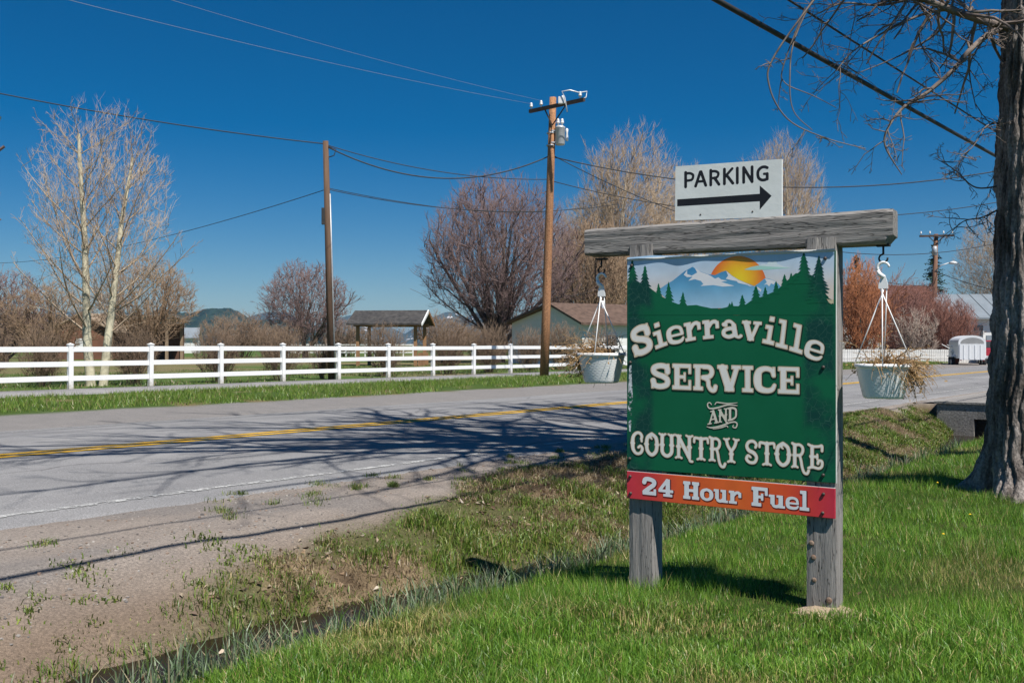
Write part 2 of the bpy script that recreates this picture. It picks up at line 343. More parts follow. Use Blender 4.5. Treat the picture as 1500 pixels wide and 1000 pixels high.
# grass between far road edge and path, and tufts beyond the fence
def rect_sn(s0, s1, n0, n1, k, seed):
    r = np.random.default_rng(seed); return r.uniform(s0, s1, k), r.uniform(n0, n1, k)
s_, n_ = rect_sn(4, 75, 18.55, 23.95, 90000, 51); k = (fbm(s_*.7, n_*.7, 3, 52) > .30+.25*sst(19.2, 18.5, n_)); s_, n_ = s_[k], n_[k]
P = np.column_stack([*sn(s_, n_), height(s_, n_)])
blades('verge_grass', P, (.07+.11*nrg.random(len(P)))*(.6+.9*fbm(s_*.9, n_*.9, 3, 53)), .012+.012*nrg.random(len(P)), .8, pal((.11,.20,.024), (.165,.265,.038), (.22,.28,.055), (.34,.29,.13))([35, 35, 20, 10]), 6, 'strip of fresh green grass between the road and the path', far=np.ones(len(P), bool))
s_, n_ = rect_sn(-2, 75, 26.45, 42, 60000, 54); k = (fbm(s_*.5, n_*.5, 3, 55) > .44); s_, n_ = s_[k], n_[k]
P = np.column_stack([*sn(s_, n_), height(s_, n_)])
blades('field_grass', P, .06+.12*nrg.random(len(P)), .02+.02*nrg.random(len(P)), .8, pal((.09,.15,.03), (.13,.19,.045), (.28,.23,.12))([45, 30, 25]), 7, 'short pasture grass behind the white rail fence', far=np.ones(len(P), bool))
# bank: green tufts and straw
s_, n_ = rect_sn(-1, 22.9, 3.9, 6.8, 250000, 61)
nb = nfoot(s_); tp = ntop(s_); fz = fbm(s_*1.4, n_*1.4, 4, 21)+.10*sst(3, 5, s_)-.10*sst(6, 9, s_)+.14*sst(12, 15, s_)-.03; q = nrg.random(len(s_))
left = sst(4.4, 2.9, s_)
vg = np.maximum(nveg(s_), nb+.1)
dens = 1.15*sst(.31, .47, fz)*(.25+1.3*fbm(s_*3.5, n_*3.5, 3, 66))*sst(vg+.18, vg-.15, n_+.6*(fz-.47))*(1-.6*left)+.22*sst(.5, .62, fbm(s_*3, n_*3, 3, 64))*left*(n_ < 6)
k = (n_ > nb+.05) & (q < dens*.85); gs, gn = s_[k], n_[k]
P = np.column_stack([*sn(gs, gn), height(gs, gn)])
blades('bank_grass', P, (.025+.055*nrg.random(len(P)))*(.5+1.6*sst(.35, .65, fbm(gs*3.5, gn*3.5, 3, 66)))*(1-.55*sst(vg[k]-.6, vg[k]+.2, gn)), .0028+.003*nrg.random(len(P))+.0004*gs, 1.05, pal((.10,.18,.022), (.155,.24,.035), (.22,.25,.05), (.34,.27,.13))([32, 34, 19, 15]), 8, 'patchy green grass growing on the far bank of the ditch')
k = (n_ > nb) & (n_ < vg) & (q > .35) & (q < .35+.62*(1-sst(.44, .58, fz))*sst(.12, .40, fbm(s_*2.2+3, n_*2.2, 3, 67))*(1-.75*left)); gs, gn = s_[k], n_[k]
P = np.column_stack([*sn(gs, gn), height(gs, gn)+.005])
blades('dry_straw', P, .025+.065*nrg.random(len(P)), .0035+.003*nrg.random(len(P)), 2.3, pal((.36,.27,.15), (.26,.19,.11), (.44,.36,.22), (.15,.105,.065))([35, 30, 18, 17]), 9, 'matted dry straw on the brown far bank of the ditch')
cl = [(rnd.uniform(1.4, 4.6), rnd.uniform(4.5, 5.9)) for _ in range(75)]
ps = np.concatenate([np.array(c)+nrg.normal(0, rnd.uniform(.02, .07), (rnd.randint(12, 40), 2)) for c in cl]); ps = ps[ps[:, 1] > nfoot(ps[:, 0])+.1]
P = np.column_stack([*sn(ps[:, 0], ps[:, 1]), height(ps[:, 0], ps[:, 1])])
blades('dirt_weeds', P, .012+.04*nrg.random(len(P)), .006+.006*nrg.random(len(P)), 1.5, pal((.13,.19,.03), (.20,.24,.05), (.10,.15,.03))([40, 35, 25]), 14, 'low green weeds dotting the bare dirt slope at lower left')
# tufts on gravel shoulder
cs = [(3.2, 6.4), (7.8, 6.75), (8.0, 7.0), (6.3, 6.75), (6.6, 6.6), (5.7, 6.7), (7.1, 6.62), (6.9, 6.9), (8.6, 6.8), (9.3, 6.7), (9.8, 7.0), (10.6, 6.85), (11.2, 6.7), (11.8, 6.9), (4.6, 6.35), (5.2, 6.6), (7.4, 6.4), (12.5, 6.8), (13.3, 6.75)]
cs += [(rnd.uniform(4.5, 15), rnd.uniform(6.3, 7.15)) for _ in range(26)]
ps = np.concatenate([np.array(c)+nrg.normal(0, rnd.uniform(.02, .07), (rnd.randint(20, 150), 2))*np.array([1, rnd.uniform(.5, 1.2)]) for c in cs]); P = np.column_stack([*sn(ps[:, 0], ps[:, 1]), height(ps[:, 0], ps[:, 1])])
blades('shoulder_tufts', P, .015+.06*nrg.random(len(P))**1.5, .004+.003*nrg.random(len(P)), 1.2, pal((.10,.17,.025), (.17,.22,.045), (.30,.27,.11))([45, 35, 20]), 10, 'small grass tufts sprouting in the gravel shoulder')
# grey-green flag leaves in the water
cs = [(rnd.uniform(1.0, 9), rnd.uniform(3.95, 4.5)) for _ in range(210)]+[(rnd.gauss(c, .35), rnd.uniform(3.95, 4.7)) for c in (1.9, 2.9, 3.4, 4.5, 5.0, 5.6, 6.3, 7.2) for _ in range(30)]+[(rnd.uniform(6, 16), rnd.uniform(3.95, 4.4)) for _ in range(120)]
ps = np.concatenate([np.array(c)+nrg.normal(0, .03, (rnd.randint(9, 20), 2)) for c in cs]); k = ps[:, 1] < nfoot(ps[:, 0])+.05; ps = ps[k]
P = np.column_stack([*sn(ps[:, 0], ps[:, 1]), np.maximum(height(ps[:, 0], ps[:, 1]), -.3)])
blades('ditch_reeds', P, .09+.20*nrg.random(len(P))**1.4, .006+.005*nrg.random(len(P)), .55, pal((.18,.25,.14), (.25,.31,.20), (.12,.19,.07), (.40,.34,.21), (.09,.16,.035))([28, 20, 20, 17, 15]), 12, 'pale grey-green reed leaves standing along the ditch water', cat='reeds')
# stones on the shoulder
def stones(name, s, n, r0, r1, label, seed, extra=.0, pal_=None, cat='gravel'):
    r = np.random.default_rng(seed); k = len(s)
    ico = bmesh.new(); bmesh.ops.create_uvsphere(ico, u_segments=5, v_segments=3, radius=1); ico.verts.index_update()
    bmesh.ops.triangulate(ico, faces=list(ico.faces)); iv = np.array([v.co[:] for v in ico.verts]); fi = np.array([[v.index for v in f.verts] for f in ico.faces]); ico.free()
    sz = r0+(r1-r0)*r.random(k)**3
    V = iv[None]*(sz[:, None]*r.uniform(.6, 1.2, (k, 3)))[:, None, :]*r.uniform(.75, 1.2, (k, len(iv), 1))
    V[:, :, 2] *= .75
    V += np.column_stack([*sn(s, n), height(s, n)+sz*.15+extra])[:, None, :]
    Fi = (fi[None]+(np.arange(k)*len(iv))[:, None, None]).reshape(-1, 3)
    c = np.array(pal_ or [(.25,.22,.195), (.31,.28,.255), (.18,.165,.155), (.36,.33,.30), (.27,.20,.155)])[r.integers(0, 5, k)]*r.uniform(.8, 1.15, (k, 1))
    o = npmesh(name, V.reshape(-1, 3), Fi.astype(np.int32), 3, m_stone, col=np.repeat(c, len(iv), 0)); tag(o, label, cat, kind='stuff')
m_stone = mat('stone', (.8,.8,.8), (1.1,1.1,1.1), 30, .9, attr=True, spec=.2)
s_, n_ = rect_sn(.5, 16, 4.6, 7.25, 28000, 71); k = (nrg.random(len(s_)) < .15+.85*sst(.42, .6, fbm(s_*1.1, n_*1.6, 3, 72))) & (n_ > nveg(s_)+.1) & (n_ > nfoot(s_)+.35); 
stones('shoulder_gravel', s_[k], n_[k], .0025, .016, 'loose grey gravel and pebbles along the near road shoulder', 73)
s_, n_ = rect_sn(1, 13, 4.2, 6.3, 6500, 74); k = (n_ > nfoot(s_)+.02) & (n_ < nveg(s_)-.1) & (nrg.random(len(s_)) < .15+.85*sst(.4, .6, fbm(s_*1.6, n_*1.6, 3, 78))); stones('soil_clods', s_[k], n_[k], .003, .015, 'brown soil clods and crumbs on the ditch bank', 79, pal_=[(.13,.095,.065), (.18,.135,.09), (.09,.065,.045), (.22,.17,.12), (.15,.12,.09)], cat='soil')
# leaf litter: curled tan leaves on the bank
def litter(name, s, n, label, seed):
    r = np.random.default_rng(seed); k = len(s); c0 = np.column_stack([*sn(s, n), np.maximum(height(s, n)+.012, -.209-.25*sst(13, 20, s))])
    a = r.normal(0, 1, (k, 3)); a[:, 2] *= .45; a /= np.linalg.norm(a, axis=1)[:, None]; b = r.normal(0, 1, (k, 3)); b[:, 2] *= .45; b -= a*(a*b).sum(1)[:, None]; b /= np.linalg.norm(b, axis=1)[:, None]
    sz = r.uniform(.012, .034, k)[:, None]; nn = np.cross(a, b)*sz*.4
    V = np.stack([c0-a*sz, c0-b*sz*.55+nn, c0+a*sz, c0+b*sz*.55+nn], 1).reshape(-1, 3); i = np.arange(k)[:, None]*4
    c = np.array([(.42,.31,.20), (.34,.23,.14), (.50,.41,.30), (.22,.15,.10)])[r.integers(0, 4, k)]*r.uniform(.8, 1.2, (k, 1))
    o = npmesh(name, V, [(i+[[0, 1, 2]]).astype(np.int32), (i+[[0, 2, 3]]).astype(np.int32)], 3, m_grass, col=np.repeat(c, 4, 0)); tag(o, label, 'leaves', kind='stuff')
s_, n_ = rect_sn(1.5, 21, 4.2, 6.3, 8000, 75); k = (n_ > nfoot(s_)+.04) & (n_ < nveg(s_)+.1) & (s_ > 3.3) & (nrg.random(len(s_)) < sst(.45, .62, fbm(s_*1.8, n_*1.8, 3, 76))); wl = nrg.random((130, 2)); s_ = np.concatenate([s_[k], 1.5+wl[:, 0]*7]); n_ = np.concatenate([n_[k], 4.0+wl[:, 1]*.75]); k = slice(None); litter('leaf_litter', s_[k], n_[k], 'dead tan leaves lying on the ditch bank', 77)
s_, n_ = rect_sn(2, 20, -4, 3.9, 500, 78); litter('lawn_litter', s_, n_, 'scattered dead leaves lying in the lawn grass', 79)

# ------------------------------------------------------------------ hills
def hill(name, cx, cy, wx, wy, bumps, m, label_n=0, nx=140, ny=40, rough=.25, seed=1):
    xs = np.linspace(cx-wx, cx+wx, nx); ys = np.linspace(cy-wy, cy+wy, ny); A, B = np.meshgrid(xs, ys, indexing='ij')
    z = np.zeros_like(A)
    for (bx, h, w) in bumps: z = np.maximum(z, h*np.exp(-((A-bx)/w)**2))
    z *= np.exp(-((B-cy)/(wy*.5))**2)
    z *= 1+rough*(fbm(A/wx*14, B/wx*14, 5, seed)-.5)*2
    z += 5.0*(vnoise(A/4.0, B/4.0, 77)-.5)*(cy < 2500)
    edge = sst(1, .8, np.abs(B-cy)/wy)*sst(1, .85, np.abs(A-cx)/wx)
    z = z*edge-2
    i = np.arange(A.size).reshape(A.shape); q = np.stack([i[:-1, :-1], i[1:, :-1], i[1:, 1:], i[:-1, 1:]], -1).reshape(-1, 4)
    return tag(npmesh(name, np.stack([A, B, z], -1).reshape(-1, 3), q, 4, m, smooth=True), kind='structure')
m_forest = mat('forest_hill', (.016,.03,.022), (.032,.052,.032), .03, 1, .9, .12, spec=.0, bdist=6, fine=.09)
m_snow = mat('snow_mountain', (.06,.085,.085), (.80,.82,.86), .03, 1, .5, .04, spec=0, lo=.63, hi=.66, bdist=4)
def hx(x, Y): return (x-750)/F*Y
hill('hill', hx(230, 1700), 1900, 620, 300, [(hx(318, 1900), 73, 110), (hx(250, 1900), 68, 130), (hx(170, 1900), 60, 150), (hx(400, 1900), 52, 150), (hx(40, 1900), 62, 190)], m_forest, seed=3, rough=.07, nx=420, ny=60)
hill('mountain', hx(650, 3200), 3200, 1700, 450, [(hx(395, 3200), 112, 180), (hx(520, 3200), 100, 160), (hx(655, 3200), 102, 140), (hx(715, 3200), 111, 130), (hx(800, 3200), 114, 180), (hx(1000, 3200), 106, 270), (hx(100, 3200), 106, 270), (hx(1350, 3200), 100, 220)], m_snow, seed=9, rough=.22, nx=260)

# ------------------------------------------------------------------ leafless trees
def tubes(segs, k):
    A = np.array(segs, dtype=np.float64)
    p0 = A[:, 0:3]; p1 = A[:, 3:6]; r0 = A[:, 6]; r1 = A[:, 7]
    d = p1-p0; d /= np.maximum(np.linalg.norm(d, axis=1), 1e-9)[:, None]
    ref = np.where((np.abs(d[:, 2]) > .9)[:, None], np.array([[1., 0, 0]]), np.array([[0, 0, 1.]]))
    a = np.cross(d, ref); a /= np.linalg.norm(a, axis=1)[:, None]; b = np.cross(d, a)
    t = 2*np.pi*np.arange(k)/k; ct = np.cos(t)[None, :, None]; st = np.sin(t)[None, :, None]
    ring = a[:, None, :]*ct+b[:, None, :]*st
    V = np.concatenate([p0[:, None]+ring*r0[:, None, None], p1[:, None]+ring*r1[:, None, None]], 1).reshape(-1, 3)
    i = (np.arange(len(A))*2*k)[:, None, None]; j = np.arange(k); jn = (j+1) % k
    q = (i+np.stack([j, jn, jn+k, j+k], -1)[None]).reshape(-1, 4)
    return V, q.astype(np.int32)
def crown_mesh(name, segs, m, e=None):
    last = max(x[8] for x in segs); A = [x[:8] for x in segs if x[8] < last]; B = [x[:8] for x in segs if x[8] == last]
    V, q = tubes(A, 3) if A else (np.zeros((0, 3)), np.zeros((0, 4), np.int32))
    V2, _ = tubes(B, 3); V2 = V2.reshape(-1, 6, 3); tip = V2[:, 3:].mean(1, keepdims=True); V2 = np.concatenate([V2[:, :3], tip], 1).reshape(-1, 3)
    i = (np.arange(len(B))*4)[:, None, None]+len(V); t = (i+np.array([[0, 1, 3], [1, 2, 3], [2, 0, 3]])[None]).reshape(-1, 3).astype(np.int32)
    return npmesh(name, np.concatenate([V, V2]), ([q] if len(q) else [])+[t], 0, m, e, smooth=True)
def norm(v):
    l = math.sqrt(v[0]*v[0]+v[1]*v[1]+v[2]*v[2]) or 1; return (v[0]/l, v[1]/l, v[2]/l)
def grow(segs, r, p, d, L, rad, lvl, P, ok=None):
    n = P['n'][lvl]; st = L/n; wig = P['wig'][lvl]; trop = P['trop'][lvl]; last = lvl >= len(P['n'])-1
    kids = 0 if last else P['kids'][lvl]; acc = r.random()
    r_end = rad*P.get('tap', .35)
    for i in range(n):
        d = norm((d[0]+r.gauss(0, wig), d[1]+r.gauss(0, wig), d[2]+r.gauss(0, wig)+trop))
        q = (p[0]+d[0]*st, p[1]+d[1]*st, p[2]+d[2]*st)
        if ok and not ok(q): return
        ra = rad+(r_end-rad)*i/n; rb = rad+(r_end-rad)*(i+1)/n
        segs.append((*p, *q, max(ra, P['rmin']), max(rb, P['rmin']), lvl))
        t = (i+1)/n
        if not last and t >= P['start'][lvl]:
            acc += kids/(n*(1-P['start'][lvl])+.001)
            while acc >= 1:
                acc -= 1
                az = r.uniform(0, 2*math.pi); an = R(r.uniform(*P['ang'][lvl]))
                o1 = norm((d[1], -d[0], .01)) if abs(d[2]) < .95 else (1, 0, 0)
                o2 = (d[1]*o1[2]-d[2]*o1[1], d[2]*o1[0]-d[0]*o1[2], d[0]*o1[1]-d[1]*o1[0])
                c = math.cos(an); s_ = math.sin(an); ca, sa = math.cos(az), math.sin(az)
                nd = norm((d[0]*c+(o1[0]*ca+o2[0]*sa)*s_, d[1]*c+(o1[1]*ca+o2[1]*sa)*s_, d[2]*c+(o1[2]*ca+o2[2]*sa)*s_))
                f = r.random(); a0 = (p[0]+(q[0]-p[0])*f, p[1]+(q[1]-p[1])*f, p[2]+(q[2]-p[2])*f)
                grow(segs, r, a0, nd, L*P['rat'][lvl]*r.uniform(.65, 1.15)*(1.25-.75*t), rb*P.get('rr', .62), lvl+1, P, ok)
        p = q
def tree_meshes(segs, e, m_trunk, m_crown, k_trunk=7, lv=0, split=()):
    cuts = [0]+list(split)+[len(segs)]
    for a, b in zip(cuts[:-1], cuts[1:]):
        tr = [s[:8] for s in segs[a:b] if s[8] <= lv]
        if tr: V, q = tubes(tr, k_trunk); npmesh('trunk', V, q, 4, m_trunk, e, smooth=True)
    cr = [s for s in segs if s[8] > lv]
    if cr: crown_mesh('crown', cr, m_crown, e)
def fill_crown(segs, c, rad, K1, K2, seed, r1, r2, last, lo=.35, lim=3.0, tw=.5, zmin=.5):
    g = np.random.default_rng(seed); c = np.array(c); rad = np.array(rad)
    def pts(K, lo):
        v = g.normal(size=(K, 3)); v /= np.linalg.norm(v, axis=1)[:, None]; q = g.uniform(lo, 1, K)**.6
        bumpy = .80+.42*fbm(np.arctan2(v[:, 1], v[:, 0])*2.3+9, v[:, 2]*3.2+5, 3, seed)
        p = c+v*(q*bumpy)[:, None]*rad; return p[np.argsort(q)]
    nodes = np.array([x[3:6] for x in segs if x[5] > zmin])
    def near(p, nodes):
        out = np.empty(len(p), int); dd = np.empty(len(p))
        for a in range(0, len(p), 400):
            d = np.linalg.norm(p[a:a+400, None, :]-nodes[None], axis=2)+1.2*np.maximum(nodes[None, :, 2]-p[a:a+400, None, 2]+.25*lim, 0); out[a:a+400] = d.argmin(1); dd[a:a+400] = d.min(1)
        return out, dd
    for part in range(3):                                # medium branches reach outwards in waves
        p = pts(K1//3, lo*.6+.15*part); ix, dd = near(p, nodes); new = []
        for k in range(len(p)):
            if dd[k] > lim*1.6: continue
            a = nodes[ix[k]]; b = p[k]; d = b-a; m1 = a+d*.4+np.array([d[0]*.10, d[1]*.10, -.04*abs(d[2])])+g.normal(0, .05, 3)*np.linalg.norm(d); m2 = a+d*.72+g.normal(0, .04, 3)*np.linalg.norm(d)
            segs += [(*a, *m1, r1, r1*.8, last-1), (*m1, *m2, r1*.8, r1*.6, last-1), (*m2, *b, r1*.6, r1*.4, last-1)]; new += [m1, m2, b]
        if new: nodes = np.concatenate([nodes, np.array(new)])
    p = pts(K2, lo); ix, dd = near(p, nodes); cen = c-np.array([0, 0, rad[2]*.8])
    for k in range(len(p)):
        if dd[k] > lim: continue
        a = nodes[ix[k]]; b = p[k]; d = b-a; segs.append((*a, *b, r2*1.3, r2, last))
        o = b-cen; o = o/np.linalg.norm(o)
        for j in range(4):
            q = a+d*g.uniform(.35, 1); t = o*.9+g.normal(0, .42, 3); t /= np.linalg.norm(t); e_ = q+t*tw*g.uniform(.5, 1.2); segs.append((*q, *e_, r2, r2*.6, last))
m_aspen = mat('aspen_bark', (.60,.55,.40), (.36,.33,.24), 5, .85, .5, 14, spec=.15, lo=.45, hi=.68)
m_aspen_tw = mat('aspen_twig', (.50,.40,.29), (.32,.235,.17), .8, .85, spec=.15)
m_grey = mat('grey_bark', (.13,.105,.09), (.075,.06,.055), 2, .9, .6, 14, spec=.1)
m_purple = mat('purple_twig', (.225,.155,.142), (.145,.105,.102), .35, .9, spec=.1)
m_pop = mat('poplar_twig', (.40,.31,.21), (.27,.20,.14), .3, .9, spec=.1)
m_popbark = mat('poplar_bark', (.52,.46,.36), (.36,.31,.25), 1, .9, spec=.1)
m_tan = mat('tan_twig', (.30,.215,.14), (.22,.15,.10), .5, .9, spec=.1)
m_red = mat('red_twig', (.23,.105,.075), (.15,.085,.075), .4, .9, spec=.1)
m_orange = mat('orange_twig', (.40,.165,.075), (.27,.12,.065), .4, .9, spec=.1)
m_shrub = mat('shrub_twig', (.25,.18,.125), (.165,.115,.085), .8, .9, spec=.1)

# twin-stemmed cottonwood behind the fence
b0 = at(140, 562, 30.2); b0.z = .2
e = empty('aspen_tree', b0, 'tall bare twin-trunked tree with pale yellow bark behind the white fence', 'tree')
segs = []; r = random.Random(3)
PA = dict(n=[14, 9, 5, 3], wig=[.03, .05, .10, .16, .2], trop=[.03, .055, .06, .05, .04], kids=[26, 7, 4, 0], start=[.22, .15, .12, .12], ang=[(38, 60), (22, 44), (25, 48), (25, 55)], rat=[.42, .40, .44, .48], rmin=.0048, tap=.28, rr=.36)
grow(segs, r, (b0.x-.14, b0.y, .1), norm((-.03, 0, 1)), 7.7, .15, 0, PA); SPL = [len(segs)]
grow(segs, r, (b0.x+.16, b0.y+.15, .1), norm((.065, .03, 1)), 7.2, .14, 0, PA)
ca_ = at(148, 300, 30.2); tail = []; allseg = list(segs); fill_crown(allseg, ca_, (2.35, 2.1, 3.3), 380, 1150, 5, .009, .0042, 4, lo=.2, lim=1.3, tw=.34, zmin=1.6); segs = allseg
SPL.append(len(segs)) if False else None
tree_meshes(segs, e, m_aspen, m_aspen_tw, 10, split=SPL)
print('aspen', len(segs))
def round_tree(name, x, ybase, Y, hgt, wid, mt, mc, label, seed, stems=7, tw=.018, spread=(4, 38), kids=(7, 6, 5, 4), lift=.06):
    b = at(x, ybase, Y); b.z = .15; e = empty(name, b, label, 'tree'); segs = []; r = random.Random(seed)
    trunk_h = hgt*.10
    segs.append((b.x, b.y, 0, b.x, b.y, trunk_h+.1, hgt*.035, hgt*.03, 0))
    P = dict(n=[7, 6, 4], wig=[.05, .09, .12, .15, .18], trop=[lift, lift, .05, .04, .03], kids=[8, 6, 0], start=[.22, .15, .12, .12], ang=[(16, 40), (18, 42), (18, 46), (20, 50)], rat=[.52, .54, .52, .52], rmin=tw, tap=.3, rr=.5)
    for i in range(stems):
        az = 2*math.pi*(i+r.random()*.6)/stems; an = R(r.uniform(*spread))
        d = (math.cos(az)*math.sin(an)*wid/hgt*1.6, math.sin(az)*math.sin(an)*wid/hgt*1.6, math.cos(an))
        grow(segs, r, (b.x, b.y, trunk_h*r.uniform(.7, 1)), norm(d), hgt*r.uniform(.52, .72), hgt*.014, 0, P)
    f = wid*hgt/140; fill_crown(segs, (b.x, b.y, hgt*.60), (wid*.5, wid*.5, hgt*.42), int(900*f)+150, int(4300*f)+400, seed, hgt*.0024+.004, tw*.82, 4, lo=.30, lim=hgt*.20, tw=hgt*.05, zmin=hgt*.18)
    tree_meshes(segs, e, mt, mc, 6, 1); print(name, len(segs)); return e
round_tree('maple_tree', 732, 530, 70, 13.4, 11.4, m_grey, m_purple, 'broad round bare tree with purple twigs left of the utility pole', 5, stems=13, kids=(8, 8, 6, 3), tw=.012)
round_tree('maple_tree', 447, 528, 80, 8.2, 7.5, m_grey, m_purple, 'small bare purple-twigged tree behind the leaning pole stub', 6, stems=8, kids=(6, 5, 5, 3), tw=.016)
round_tree('maple_tree', 8, 530, 62, 6.2, 6, m_grey, m_purple, 'dark purple bare tree at the left edge of the view', 8, stems=8, kids=(6, 5, 5, 3), tw=.015)
round_tree('willow_tree', 215, 530, 66, 7.4, 7, m_tan, m_tan, 'tan bare tree behind the twin-trunked pale tree, by the open shed', 9, stems=8, kids=(6, 5, 5, 3), tw=.014)
round_tree('willow_tree', 75, 530, 60, 5.4, 7, m_tan, m_tan, 'low tan bare tree left of the twin-trunked pale tree', 10, stems=8, kids=(6, 5, 5, 3), tw=.013)
round_tree('willow_tree', 870, 530, 82, 12.0, 9, m_grey, m_tan, 'bare grey-brown tree rising behind the brown roof of the white house', 12, stems=8, kids=(7, 6, 5, 3), tw=.017)
# tall poplars: upright crown
PPM = []
for seed in (21, 22):
    r = random.Random(seed); TM = []; cr = []
    P = dict(n=[14, 8, 4], wig=[.025, .05, .09, .14], trop=[.02, .13, .10, .07], kids=[30, 7, 0], start=[.10, .15, .12], ang=[(30, 55), (16, 36), (18, 42)], rat=[.32, .42, .46], rmin=.013, tap=.2, rr=.42)
    for i in range(5):
        ox = r.uniform(-1, 1)*2.4; oy = r.uniform(-1, 1)*2.4; segs = []
        grow(segs, r, (ox*.7, oy*.7, 0), norm((ox*.025, oy*.025, 1)), 19*r.uniform(.74, .97), .17, 0, P)
        V, q = tubes([x[:8] for x in segs if x[8] == 0], 6); o = npmesh('trunk', V, q, 4, m_popbark, smooth=True); TM.append(o.data); bpy.data.objects.remove(o); cr += [x for x in segs if x[8] > 0]
    fill_crown(cr, (0, 0, 11.5), (4.6, 4.6, 8.6), 700, 2900, seed, .022, .011, 4, lo=.2, lim=2.6, tw=.9, zmin=2)
    o = crown_mesh('crown', cr, m_pop); PPM.append((TM, o.data)); bpy.data.objects.remove(o); print('poplar', len(cr))
def poplar(x, Y, hgt, wid, label, v, rot):
    b = at(x, 525, Y); b.z = .1; e = empty('poplar_tree', b, label, 'tree', 'tall bare poplars'); sc = (wid/8, wid/8, hgt/19)
    for nm, me in [('trunk', m) for m in PPM[v][0]]+[('crown', PPM[v][1])]:
        o = link(nm, me, e); o.location = b; o.scale = sc; o.rotation_euler = (0, 0, rot)
poplar(925, 92, 20.5, 9.5, 'clump of tall upright tan poplars left of the parking board', 0, 0)
poplar(862, 97, 15.5, 8, 'shorter tan poplar clump just right of the wooden utility pole', 1, 1)
poplar(1005, 100, 18.5, 9, 'tan poplar clump rising behind the parking board', 1, 3)
poplar(1145, 95, 20.5, 8, 'tall tan poplar clump showing right of the parking board', 0, 2.2)
poplar(1456, 100, 14, 7, 'pale bare poplar clump beside the big trunk, above the grey roof', 1, 5)
# shrubs behind the fence: shared shapes
def shrub_segs(seed, h, w):
    segs = []; r = random.Random(seed)
    P = dict(n=[6, 5, 3, 1], wig=[.06, .12, .17, .2], trop=[.04, .05, .04, .03], kids=[6, 4, 3], start=[.2, .15, .15], ang=[(15, 40), (18, 48), (20, 55)], rat=[.45, .5, .5], rmin=.0055, tap=.35, rr=.6)
    for i in range(40):
        az = r.uniform(0, 2*math.pi); an = R(r.uniform(4, 46)); rr_ = r.uniform(0, .3)*w
        grow(segs, r, (math.cos(az)*rr_, math.sin(az)*rr_, -.03), norm((math.cos(az)*math.sin(an)*w/h*1.3, math.sin(az)*math.sin(an)*w/h*1.3, math.cos(an))), h*r.uniform(.5, .88), .012, 0, P)
    fill_crown(segs, (0, 0, h*.55), (w*.95, w*.95, h*.46), 120, 700, seed, .006, .0038, 3, lo=.2, lim=.7, tw=.2, zmin=.3)
    return segs
SHM = []
for i in range(4):
    o = crown_mesh('stems', shrub_segs(40+i, 2.1, 1.15), m_shrub); SHM.append(o.data); bpy.data.objects.remove(o)
ordn = ['first', 'second', 'third', 'fourth', 'fifth', 'sixth', 'seventh', 'eighth', 'ninth', 'tenth', 'eleventh', 'twelfth', 'thirteenth']
spots = [(-25, 28.6, 1), (62, 29.5, .95), (197, 31.0, 1.0), (318, 33.2, 1.12), (412, 35.2, 1.08), (470, 36.5, .8), (565, 39.5, 1.15), (655, 42.5, 1.15), (716, 45, 1.2), (775, 47.5, 1.1), (822, 50, 1.3), (880, 54, 1.2)]
for i, (x, Y, sc) in enumerate(spots):
    b = at(x, 530, Y); b.z = .2
    o = link('bare_shrub', SHM[i % 4]); o.location = b; o.scale = (sc*.74, sc*.74, sc*.95); o.rotation_euler = (0, 0, i*1.7)
    tag(o, ordn[i]+' bare brown shrub from the left in the row behind the white rail fence', 'shrub', 'bare shrubs behind the white fence')
row2 = [(-10, 90), (62, 96), (168, 98), (232, 104), (352, 100), (400, 96), (505, 106), (650, 98), (696, 104), (745, 92)]
row2_at = ['at the far left edge', 'left of the twin-trunked pale tree', 'just right of the twin trunks', 'by the right end of the open shed', 'right of the forested hill', 'left of the small purple tree', 'right of the slim pole', 'right of the pavilion', 'left of the round purple tree trunk', 'in front of the white house gable']
for i, (x, Y) in enumerate(row2):
    b = at(x, 525, Y); b.z = .2; sc = 1.95+.35*math.sin(i*2.1)
    o = link('thicket_shrub', SHM[(i+1) % 4]); o.location = b; o.scale = (sc*1.45, sc*1.45, sc); o.rotation_euler = (0, 0, i*2.3)
    tag(o, 'brown thicket shrub in the back row, '+row2_at[i], 'shrub', 'brown thicket behind the pasture')
# bushes on the right
def bush(x, Y, h, w, m, label, seed, n=46, rmin=.014, name='bare_bush', fill=1.0):
    b = at(x, 525, Y); b.z = .15; e = empty(name, b, label, 'bush'); segs = []; r = random.Random(seed)
    P = dict(n=[6, 5, 3, 1], wig=[.07, .13, .18, .2], trop=[.03, .04, .03, .02], kids=[7, 6, 4], start=[.2, .12, .12], ang=[(18, 45), (20, 50), (20, 55)], rat=[.5, .52, .5], rmin=rmin, tap=.35, rr=.6)
    P['n'] = P['n'][:3]; P['kids'] = [6, 5, 0]
    for i in range(n//2):
        az = r.uniform(0, 2*math.pi); an = R(r.uniform(3, 50)); q = r.uniform(0, .3)*w
        grow(segs, r, (b.x+math.cos(az)*q, b.y+math.sin(az)*q, 0), norm((math.cos(az)*math.sin(an)*w/h*1.4, math.sin(az)*math.sin(an)*w/h*1.4, math.cos(an))), h*r.uniform(.45, .85), .04, 0, P)
    fill_crown(segs, (b.x, b.y, h*.5), (w*.85, w*.85, h*.5), int(300*fill), int(2000*fill), seed, rmin*1.3, rmin*.8, 3, lo=.2, lim=2.2, tw=.5, zmin=.5)
    crown_mesh('crown', segs, m, e)
bush(1262, 78, 8.6, 2.5, m_orange, 'rust-orange bare bush right of the sign post', 31)
bush(1316, 84, 7.0, 3.6, m_red, 'dark red bare bush behind the right hanging basket', 32)
bush(1392, 82, 5.4, 2.6, m_red, 'dull red bare bush between far pole and grey-roofed building', 33)
